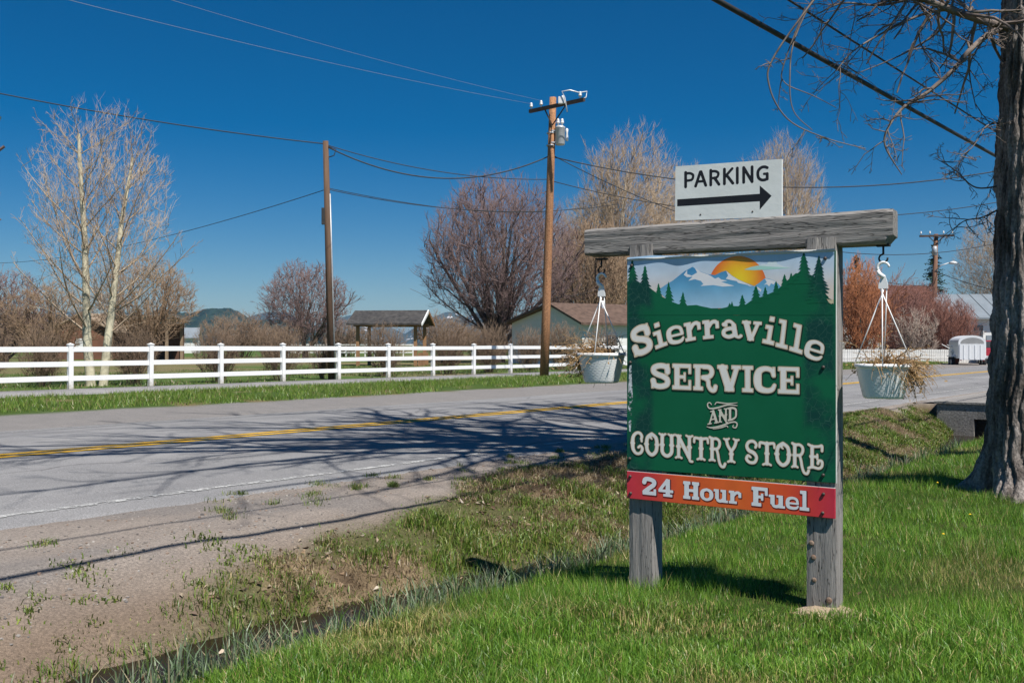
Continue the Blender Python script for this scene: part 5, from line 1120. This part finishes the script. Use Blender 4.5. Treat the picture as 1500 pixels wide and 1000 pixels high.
slab = {
 'S': [('c', [(.84,.66),(.80,.84),(.5,.895),(.20,.82),(.17,.66),(.34,.565),(.62,.49),(.83,.37),(.80,.18),(.5,.105),(.22,.15),(.14,.32)], .115), ('r',.80,.60,.95,.99), ('r',.03,.01,.18,.40)],
 'i': [('r',.30,.02,.70,.66), ('r',.0,.0,1.0,.17), ('r',.04,.52,.70,.69), ('r',.26,.80,.72,1.0)],
 'l': [('r',.30,.02,.70,1.0), ('r',0,0,1,.17), ('r',.04,.83,.70,1.0)],
 'e': [('c', [(.90,.50,.10),(.82,.80,.10),(.5,.90,.10),(.2,.78,.13),(.13,.5,.15),(.2,.2,.14),(.52,.10,.11),(.80,.14,.10),(.93,.27,.07)], .12), ('r',.2,.40,.99,.55)],
 'r': [('r',.12,.02,.44,.98), ('r',0,0,.64,.20), ('r',0,.80,.44,1.0), ('c', [(.36,.62),(.55,.84),(.75,.88),(.86,.80)], .11), ('r',.76,.50,.99,.90)],
 'a': [('r',.56,.10,.84,.78), ('c', [(.20,.72),(.30,.87),(.52,.90),(.70,.76)], .10), ('c', [(.15,.74),(.25,.72)], .12), ('c', [(.70,.52),(.42,.53),(.16,.42),(.15,.2),(.38,.10),(.66,.2)], .11), ('c', [(.70,.14),(.86,.08),(.99,.16)], .085)],
 'v': [('r',0,.82,.46,1), ('r',.56,.82,1,1), ('s', [(.22,.88),(.48,.12)], .15), ('s', [(.80,.88),(.54,.10)], .10), ('r',.34,0,.68,.16)],
 'E': [('r',.10,0,.40,1), ('r',0,.82,.97,1), ('r',0,0,.97,.18), ('r',.3,.42,.66,.57), ('r',.80,.60,.97,1), ('r',.80,0,.97,.40), ('r',.56,.31,.70,.68)],
 'R': [('r',.08,0,.34,1), ('r',0,0,.46,.17), ('r',0,.83,.6,1), ('c', [(.48,.905),(.74,.88),(.84,.72),(.74,.55),(.45,.5)], .10), ('c', [(.48,.49),(.66,.40),(.70,.18),(.82,.04),(.95,.04),(1.0,.18)], .09)],
 'V': [('r',0,.83,.46,1), ('r',.58,.83,1,1), ('s', [(.23,.88),(.48,.14)], .15), ('s', [(.80,.88),(.56,.12)], .10), ('r',.30,0,.72,.17)],
 'I': [('r',.24,0,.76,1), ('r',0,0,1,.17), ('r',0,.83,1,1)],
 'C': [('c', [(.88,.66,.09),(.80,.84,.10),(.5,.90,.10),(.22,.79,.13),(.15,.5,.16),(.22,.2,.14),(.52,.10,.11),(.80,.14,.10),(.92,.30,.08)], .12), ('r',.82,.58,.97,.98)],
 '2': [('c', [(.16,.70),(.24,.88),(.52,.90),(.80,.80),(.78,.60),(.45,.36),(.18,.16)], .12), ('r',.05,0,.92,.21), ('r',.78,0,.95,.36)],
 '4': [('s', [(.60,.94),(.12,.36)], .085), ('r',.02,.24,1.0,.40), ('r',.50,0,.78,1.0), ('r',.34,0,.94,.15)],
 'H': [('r',.07,0,.36,1), ('r',.64,0,.93,1), ('r',0,0,.45,.18), ('r',.55,0,1,.18), ('r',0,.82,.45,1), ('r',.55,.82,1,1), ('r',.3,.42,.7,.58)],
 'o': [('c', [(.5,.90,.10),(.2,.76,.13),(.13,.5,.16),(.2,.24,.13),(.5,.10,.10),(.8,.24,.13),(.87,.5,.16),(.8,.76,.13),(.5,.90,.10)], .12)],
 'u': [('r',.10,.25,.36,1), ('r',0,.81,.36,1), ('c', [(.24,.32),(.32,.14),(.52,.11),(.70,.28)], .12), ('r',.60,0,.87,1), ('r',.48,.81,.87,1), ('r',.62,0,1.0,.19)],
 'F': [('r',.10,0,.40,1), ('r',0,.82,.96,1), ('r',.3,.42,.66,.57), ('r',0,0,.58,.18), ('r',.79,.58,.96,1), ('r',.56,.31,.70,.68)],
}
k_ = .062
def bump(x, y): return ('s', [(x-.05, y), (x+.05, y)], .075)
tus = {
 'C': [('c', [(.80,.70,.05),(.86,.82,.06),(.70,.96,k_),(.40,.95,k_),(.17,.78,k_+.01),(.12,.5,k_+.02),(.17,.22,k_+.01),(.42,.05,k_),(.74,.08,k_),(.90,.26,k_),(.76,.40,.05),(.58,.32,.05)], k_), bump(.12,.5), ('s', [(.84,.60),(.84,.72)], .045)],
 'O': [('c', [(.5,.96),(.20,.80),(.13,.5),(.20,.2),(.5,.04),(.8,.2),(.87,.5),(.8,.8),(.5,.96)], k_+.012), bump(.12,.5), bump(.88,.5), ('c', [(.5,.90,.03),(.40,.82,.045),(.5,.74,.03)], .03)],
 'U': [('c', [(.2,.95),(.19,.5),(.22,.18),(.5,.04),(.78,.18),(.81,.5),(.80,.95)], k_+.012), ('c', [(.02,1.0),(.2,.93),(.40,1.0)], .045), ('c', [(.60,1.0),(.8,.93),(.99,1.0)], .045), bump(.19,.52), bump(.81,.52)],
 'N': [('s', [(.18,.95),(.18,.05)], k_+.005), ('s', [(.82,.95),(.82,.02)], k_+.005), ('s', [(.16,.95),(.80,.06)], k_+.018), ('c', [(.0,1.0),(.16,.94),(.30,.98)], .045), ('c', [(.02,0),(.18,.06),(.36,0)], .045), ('c', [(.64,1.0),(.82,.94),(1.0,1.0)], .045), bump(.18,.5), bump(.82,.5), ('c', [(.82,.05),(.86,-.10),(.99,-.12)], .05)],
 'T': [('c', [(.03,.74,.045),(.06,.92,.05),(.2,.93,.055),(.5,.90,.06),(.8,.93,.055),(.94,.92,.05),(.97,.74,.045)], .05), ('s', [(.5,.92),(.5,.05)], k_+.015), ('c', [(.26,0),(.5,.06),(.74,0)], .045), bump(.5,.48)],
 'R': [('s', [(.18,.95),(.18,.05)], k_+.01), ('c', [(.02,1.0),(.2,.94),(.5,.96),(.72,.86),(.74,.68),(.58,.53),(.2,.5)], k_-.005), ('c', [(.0,0),(.18,.06),(.38,0)], .045), bump(.18,.5), ('c', [(.52,.50),(.62,.30),(.70,.02),(.84,-.20),(1.05,-.24),(1.16,-.10)], .055)],
 'Y': [('c', [(.16,.95),(.26,.70),(.5,.46)], k_), ('c', [(.84,.95),(.74,.70),(.5,.46)], k_), ('s', [(.5,.48),(.5,.05)], k_+.01), ('c', [(.0,.98),(.16,.94),(.34,1.0)], .042), ('c', [(.66,1.0),(.84,.94),(1.0,.98)], .042), ('c', [(.28,0),(.5,.06),(.72,0)], .045), bump(.5,.34)],
 'S': [('c', [(.78,.70,.05),(.84,.84,.055),(.62,.96,k_),(.30,.92,k_),(.15,.74,k_),(.30,.56,k_+.015),(.66,.46,k_+.015),(.86,.28,k_),(.72,.07,k_),(.36,.05,k_),(.13,.18,k_),(.24,.34,.05),(.42,.27,.045)], k_)],
 'E': [('s', [(.28,.93),(.28,.07)], k_+.01), ('c', [(.05,1.0),(.3,.93),(.7,.94),(.92,.98),(.93,.76)], .052), ('c', [(.28,.5),(.62,.5)], .05), ('s', [(.62,.40),(.62,.60)], .04), ('c', [(.05,.0),(.3,.06),(.7,.02),(.92,.12),(.92,.32),(.72,.34),(.66,.22)], .055), bump(.26,.5)],
 'A': [('s', [(.5,.96),(.12,.05)], .06), ('s', [(.5,.98),(.86,.05)], .09), ('s', [(.22,.34),(.78,.34)], .05), ('s', [(-.05,.03),(.30,.03)], .05), ('s', [(.66,.03),(1.05,.03)], .05), ('s', [(.25,.97),(.55,.97)], .05)],
 'D': [('s', [(.2,.95),(.2,.05)], .09), ('c', [(.02,.96),(.45,.95),(.82,.80),(.88,.5),(.82,.2),(.45,.05),(.02,.04)], .075)],
}
m_cream = mat('letter_cream', (.66,.55,.40), (.58,.47,.33), 14, .5); m_lw = mat('letter_white', (.76,.74,.70), (.82,.79,.73), 9, .5); m_ls = mat('letter_shadow', (.008,.022,.014), (.010,.03,.02), 5, .5)
m_stL = mat('letter_plain', (.70,.66,.56), (.62,.58,.47), 9, .5)
LS = lambda d: [(.03, (d, d*1.2), .0082, m_ls), (.0, (0, 0), .0088, m_cream), (-.035, (0, 0), .0094, m_lw)]
word('lettering', [(slab[c], q) for c, q in (
 ('S', ((97,555),(222,513),(258,705),(125,748))), ('i', ((232,532),(312,503),(347,664),(266,694))), ('e', ((328,552),(440,522),(458,645),(350,668))),
 ('r', ((446,522),(556,500),(568,624),(460,644))), ('r', ((566,504),(676,494),(684,616),(572,628))), ('a', ((690,498),(800,498),(824,622),(690,622))),
 ('v', ((825,503),(955,512),(945,642),(812,628))), ('i', ((985,472),(1062,484),(1032,668),(952,650))), ('l', ((1062,490),(1140,508),(1120,695),(1038,674))),
 ('l', ((1155,516),(1240,540),(1214,726),(1126,698))), ('e', ((1250,614),(1372,650),(1335,776),(1215,738))))], LS(3.2), panel, z5)
def row(txt, boxes, top, bot, font):
    f = lambda l, x: l[1]+(l[3]-l[1])*(x-l[0])/(l[2]-l[0])
    return [(font[c], ((x0, f(top, x0)), (x1, f(top, x1)), (x1, f(bot, x1)), (x0, f(bot, x0)))) for c, (x0, x1) in zip(txt, boxes)]
word('lettering', row('SERVICE', [(203,318),(325,438),(443,570),(578,716),(718,784),(788,912),(920,1048)], (203,42,1048,66), (203,189,1048,222), slab), LS(3), panel, z6)
word('lettering', row('AND', [(530,584),(586,638),(642,692)], (527,318,692,288), (527,390,692,360), tus), [(.05, (2.5, 3), .0082, m_ls), (0, (0, 0), .0090, m_stL)], panel, z6, h=.045)
cbx = [(95,165),(172,250),(253,340),(345,440),(447,530),(537,612),(618,700),(735,812),(815,905),(905,995),(1002,1082),(1090,1176)]
word('lettering', row('COUNTRYSTORE', cbx, (95,430,1176,508), (95,556,1176,642), tus), [(.035, (2.6, 3), .0082, m_ls), (.012, (0, 0), .0088, m_cream), (-.016, (0, 0), .0094, m_lw)], panel, z6, h=.032)
word('lettering', row('24', [(155,240),(247,332)], (155,684,1100,778), (155,782,1100,880), slab)+row('H', [(388,478)], (155,684,1100,778), (155,782,1100,880), slab)+row('our', [(485,556),(560,640),(645,716)], (155,712,1100,806), (155,782,1100,880), slab)+row('F', [(773,868)], (155,678,1100,770), (155,782,1100,880), slab)+row('ue', [(870,962),(966,1040)], (155,712,1100,806), (155,782,1100,878), slab)+row('l', [(1044,1098)], (155,678,1100,766), (155,782,1100,878), slab), [(.035, (3.2, 3.6), .0090, mat('letter_shadow_red', (.16,.012,.012), (.12,.01,.01), 6, .5)), (0, (0, 0), .0100, mat('letter_bluewhite', (.76,.79,.82), (.70,.73,.76), 9, .5))], strip_, z6)
# swashes round AND
def ribbon(pts, dep, m, parent, conv, sh=(0, 0), add=0):
    P = cat_rom([(p[0]+sh[0], p[1]+sh[1], p[2]+add) for p in pts], 8); mb = MB(); vs = []
    for i, p in enumerate(P):
        a, b = P[max(i-1, 0)], P[min(i+1, len(P)-1)]; d = np.array([b[0]-a[0], b[1]-a[1]]); d /= np.linalg.norm(d)+1e-9; nx, ny = -d[1], d[0]
        for s in (-1, 1): t, z = conv(p[0]+nx*s*p[2], p[1]+ny*s*p[2]); vs.append(SP(t, -dep*DS-.000002*i, z))
    mb.add(vs, [(2*i, 2*i+1, 2*i+3, 2*i+2) for i in range(len(P)-1)]); return mb.build('swash', m, parent)
for pts in ([(548,280,2.5),(540,268,3),(528,270,3),(526,286,3.5),(540,300,4),(580,296,4.5),(640,280,4),(694,284,2)], [(566,280,2),(576,266,3),(600,268,3.5),(640,272,3),(694,268,1.5)],
            [(520,402,1.5),(550,408,4),(600,398,4.5),(650,380,4),(680,376,4),(692,388,3.5),(684,408,3.5),(668,404,3),(672,392,2)], [(555,416,1.5),(600,408,3),(632,398,3),(640,408,2)]):
    ribbon(pts, .0084, m_ls, panel, z6, (2.4, 3), .6); ribbon(pts, .0092, m_stL, panel, z6)
# parking board on top of the beam
m_pk = mat('parking_white', (.80,.82,.79), (.74,.76,.73), 5, .55, .12, 30)
m_black = mat('print_black', (.012,.013,.017), (.02,.02,.025), 5, .5)
corners = [plane(985, 242), plane(1141.5, 231), plane(1141.5, 316), plane(984, 322)]
pk = MB().prism(corners, lambda t, z, d: SP(t, d, z), .050, .070).build('parking_panel', m_pk, sign); QO[0] = -.050
kk = .099
sans = {'P': [('s', [(.14,0),(.14,1)], kk), ('c', [(.14,.92),(.55,.92),(.84,.80),(.86,.64),(.76,.48),(.5,.43),(.14,.43)], kk-.012)],
 'A': [('s', [(.09,0),(.47,.96)], kk), ('s', [(.91,0),(.53,.96)], kk), ('s', [(.24,.30),(.76,.30)], kk-.015)],
 'R': [('s', [(.14,0),(.14,1)], kk), ('c', [(.14,.92),(.52,.92),(.80,.80),(.81,.64),(.70,.50),(.46,.46),(.14,.46)], kk-.012), ('s', [(.48,.46),(.88,0)], kk)],
 'K': [('s', [(.14,0),(.14,1)], kk), ('s', [(.16,.45),(.84,1)], kk-.008), ('s', [(.36,.56),(.90,0)], kk)],
 'I': [('s', [(.5,0),(.5,1)], kk)], 'N': [('s', [(.13,0),(.13,1)], kk), ('s', [(.87,0),(.87,1)], kk), ('s', [(.15,.97),(.85,.03)], kk)],
 'G': [('c', [(.86,.86),(.66,.93),(.40,.90),(.18,.72),(.13,.48),(.20,.22),(.42,.07),(.68,.06),(.86,.13)], kk), ('s', [(.86,.10),(.86,.46)], kk), ('s', [(.62,.46),(.86,.46)], kk-.015)]}
tb_ = [(415,455),(455,503),(512,555),(565,608),(612,630),(640,684),(694,744)]
word('lettering', row('PARKING', tb_, (415,82,744,54), (415,138,744,112), sans), [(0, (0, 0), .0012, m_black)], pk, z1)
flat('arrow', [(388, 186), (708, 164), (708, 132), (754, 172), (708, 226), (708, 193), (388, 213)], m_black, .0012, pk, z1)
for p in ((478, 245), (680, 233)):
    t, z = z1(*p); MB().tube([SP(t, .0485, z), SP(t, .0505, z)], .005, 10).build('screw_hole', m_bolt, pk)  # dark discs in place of the shade inside open screw holes
# hooks under the beam
m_iron = mat('black_iron', (.03,.03,.03), (.05,.045,.04), 30, .6, metal=.4)
def hook(t, parent):
    z = 1.992; mb = MB(); mb.bbox(t-.035, .085, z-.006, t+.035, .125, z+.006, .002, T=SP); c = SP(t, .105, 0)
    pts = [(0, 1.99), (0, 1.955), (0, 1.945)]
    mb.tube([c+Vector((0, 0, z_)) for _, z_ in pts], .006, 8)
    mb.tube([c+LV*(.022*math.sin(a))+Vector((0, 0, 1.923+.022*math.cos(a))) for a in [R(k) for k in range(0, 300, 20)]], .005, 8)
    return mb.build('iron_hook', m_iron, parent), c+Vector((0, 0, 1.902))
# hanging baskets
m_pot = mat('pot_white', (.90,.90,.89), (.87,.87,.86), 6, .45, spec=.4); m_soil = mat('potting_soil', (.06,.045,.035), (.09,.07,.05), 40, .95)
m_dry = mat('dried_plant', (.46,.31,.16), (.32,.20,.10), 12, .9, spec=.1, trans=.15)
def basket(t, side, label, seed, sc=1.1):
    hk, top = hook(t, sign); r = random.Random(seed); c = SP(t, .105, 0); zr = 1.46-(533-505)/F*5.22 if side < 0 else 1.46-(517-505)/F*6.06
    Rt, Hh = .134*sc, .168*sc; base = Vector((c.x, c.y, zr-Hh)); e = empty('hanging_basket', base, label, 'hanging basket', 'white hanging baskets')
    def fn(rr_, z, th):
        p = 5.0; a = th+.35; q = (abs(math.cos(a))**p+abs(math.sin(a))**p)**(-1/p); f = .55+.45*(q/1.07)
        rw = 0
        if .012 < z < Hh-.03: k = z/.0105; rw = .0013*abs(math.sin(math.pi*k))*(.65+.35*math.sin(th*26+math.floor(k)*math.pi))
        return rr_*f*1.02+rw
    prof = [(.0, 0), (Rt*.66, 0), (Rt*.70, .006)]+[(Rt*(.70+.25*(i/46)**.9), .006+(Hh-.03)*i/46) for i in range(1, 47)]+[(Rt*.955, Hh-.022), (Rt*1.0, Hh-.020), (Rt*1.015, Hh-.012), (Rt*1.01, Hh), (Rt*.97, Hh), (Rt*.95, Hh-.03)]
    MB().lathe(base, prof, 104, fn).build('pot', m_pot, e)
    MB().lathe(base, [(Rt*.955, Hh-.032), (Rt*.6, Hh-.02), (0, Hh-.012)], 40).build('soil', m_soil, e)
    # hanger: hook, plate and straps
    h = MB(); hd = top+Vector((0, 0, -.006)); ax_ = LV
    pts = [hd+ax_*(.030*math.cos(a))+Vector((0, 0, .030*math.sin(a)-.024)) for a in [R(k) for k in range(175, -31, -18)]]
    h.tube(pts, [.006+.004*i/len(pts) for i in range(len(pts))], 8)
    pz = hd+Vector((0, 0, -.115)); pe = pts[-1]
    h.tube([pe, pe+Vector((0, 0, -.018))-ax_*.006, pz+Vector((0, 0, .04))-ax_*.004], [.010, .012, .013], 8)
    h.prism([(-.012, .045), (.012, .045), (.024, .0), (.024, -.02), (-.024, -.02), (-.024, .0)], lambda a, b, d: pz+ax_*a+Vector((0, 0, b))+BV*d, -.005, .005)
    h.build('hanger_hook', m_pot, e)
    for k in range(4):
        a = math.pi/4+k*math.pi/2+.4; p0 = pz+Vector((0, 0, -.016))+ax_*(.017*(k-1.5)/1.5); p1 = base+Vector((math.cos(a)*Rt*.99, math.sin(a)*Rt*.99, Hh-.004))
        MB().tube([p0, p0.lerp(p1, .5), p1], .0032, 6).build('strap', m_pot, e)
    # dead plant, spilling over one side
    st = MB(); lv = MB(); sdv = -LV if side < 0 else LV
    for i in range(620):
        a = r.uniform(0, 6.283); q = r.uniform(0, .85)*Rt; p = base+Vector((math.cos(a)*q, math.sin(a)*q, Hh-.015)); sp = r.random() < .62
        if sp:
            d = (sdv*r.uniform(.5, 1.2)+Vector((r.gauss(0, .35), r.gauss(0, .35), r.uniform(.2, .9)))).normalized(); L = r.uniform(.10, .27); g_ = r.uniform(.12, .34)
        else:
            d = Vector((r.gauss(0, .8), r.gauss(0, .8), r.uniform(.1, .7))).normalized(); L = r.uniform(.05, .13); g_ = r.uniform(.05, .25)
        pts = [p]; st_ = L/5
        for k in range(5): d = (d+Vector((r.gauss(0, .22), r.gauss(0, .22), -g_*1.5+r.gauss(0, .15)))).normalized(); pts.append(pts[-1]+d*st_)
        st.tube(pts, [.0022, .002, .0018, .0016, .0013, .001], 4, False)
        for k in range(3, 6):
            if r.random() < .6:
                o = pts[k]; u = Vector((r.gauss(0, 1), r.gauss(0, 1), r.gauss(-.3, 1))).normalized(); v = u.orthogonal().normalized(); w_ = r.uniform(.006, .014)
                lv.add([o, o+u*w_+v*w_*.4, o+u*w_*2.0, o+u*w_-v*w_*.4+u.cross(v)*w_*.3], [(0, 1, 2), (0, 2, 3)])
    st.build('dried_stems', m_dry, e); lv.build('dried_leaves', m_dry, e)
basket(-.225, -1, 'white hanging basket of dead plants at the right end of the sign beam', 4)
basket(1.44, 1, 'white hanging basket of dead plants at the left end of the sign beam', 6)
# sandy collar at the right post foot
q = SP(.05, .04, 0); r = random.Random(1); mb = MB(); k = 22
ring = [(q.x+math.cos(2*math.pi*i/k)*(.15+.05*r.random()), q.y+math.sin(2*math.pi*i/k)*(.13+.04*r.random()), .004) for i in range(k)]; inn = [(q.x+math.cos(2*math.pi*i/k)*.07, q.y+math.sin(2*math.pi*i/k)*.07, .03+.012*r.random()) for i in range(k)]
mb.add(ring+inn, [(i, (i+1) % k, (i+1) % k+k, i+k) for i in range(k)]+[tuple(k+i for i in range(k))], True).build('soil_mound', mat('sandy_soil', (.42,.33,.23), (.34,.26,.18), 30, .95, .6, 80), sign)

# ------------------------------------------------------------------ air
hz = MB().box(-9800, -6000, -6, 9800, 9800, 150).build('haze', mat('haze_air', (1,1,1))); tag(hz, kind='stuff')
hm = bpy.data.materials.new('haze_volume'); hm.use_nodes = True; hm.node_tree.nodes.clear()
ho = hm.node_tree.nodes.new('ShaderNodeOutputMaterial'); hv = hm.node_tree.nodes.new('ShaderNodeVolumePrincipled'); hv.inputs['Density'].default_value = .00011; hv.inputs['Color'].default_value = (.30, .60, 1, 1); hv.inputs['Anisotropy'].default_value = .2
hm.node_tree.links.new(hv.outputs[0], ho.inputs['Volume']); hz.data.materials.clear(); hz.data.materials.append(hm)
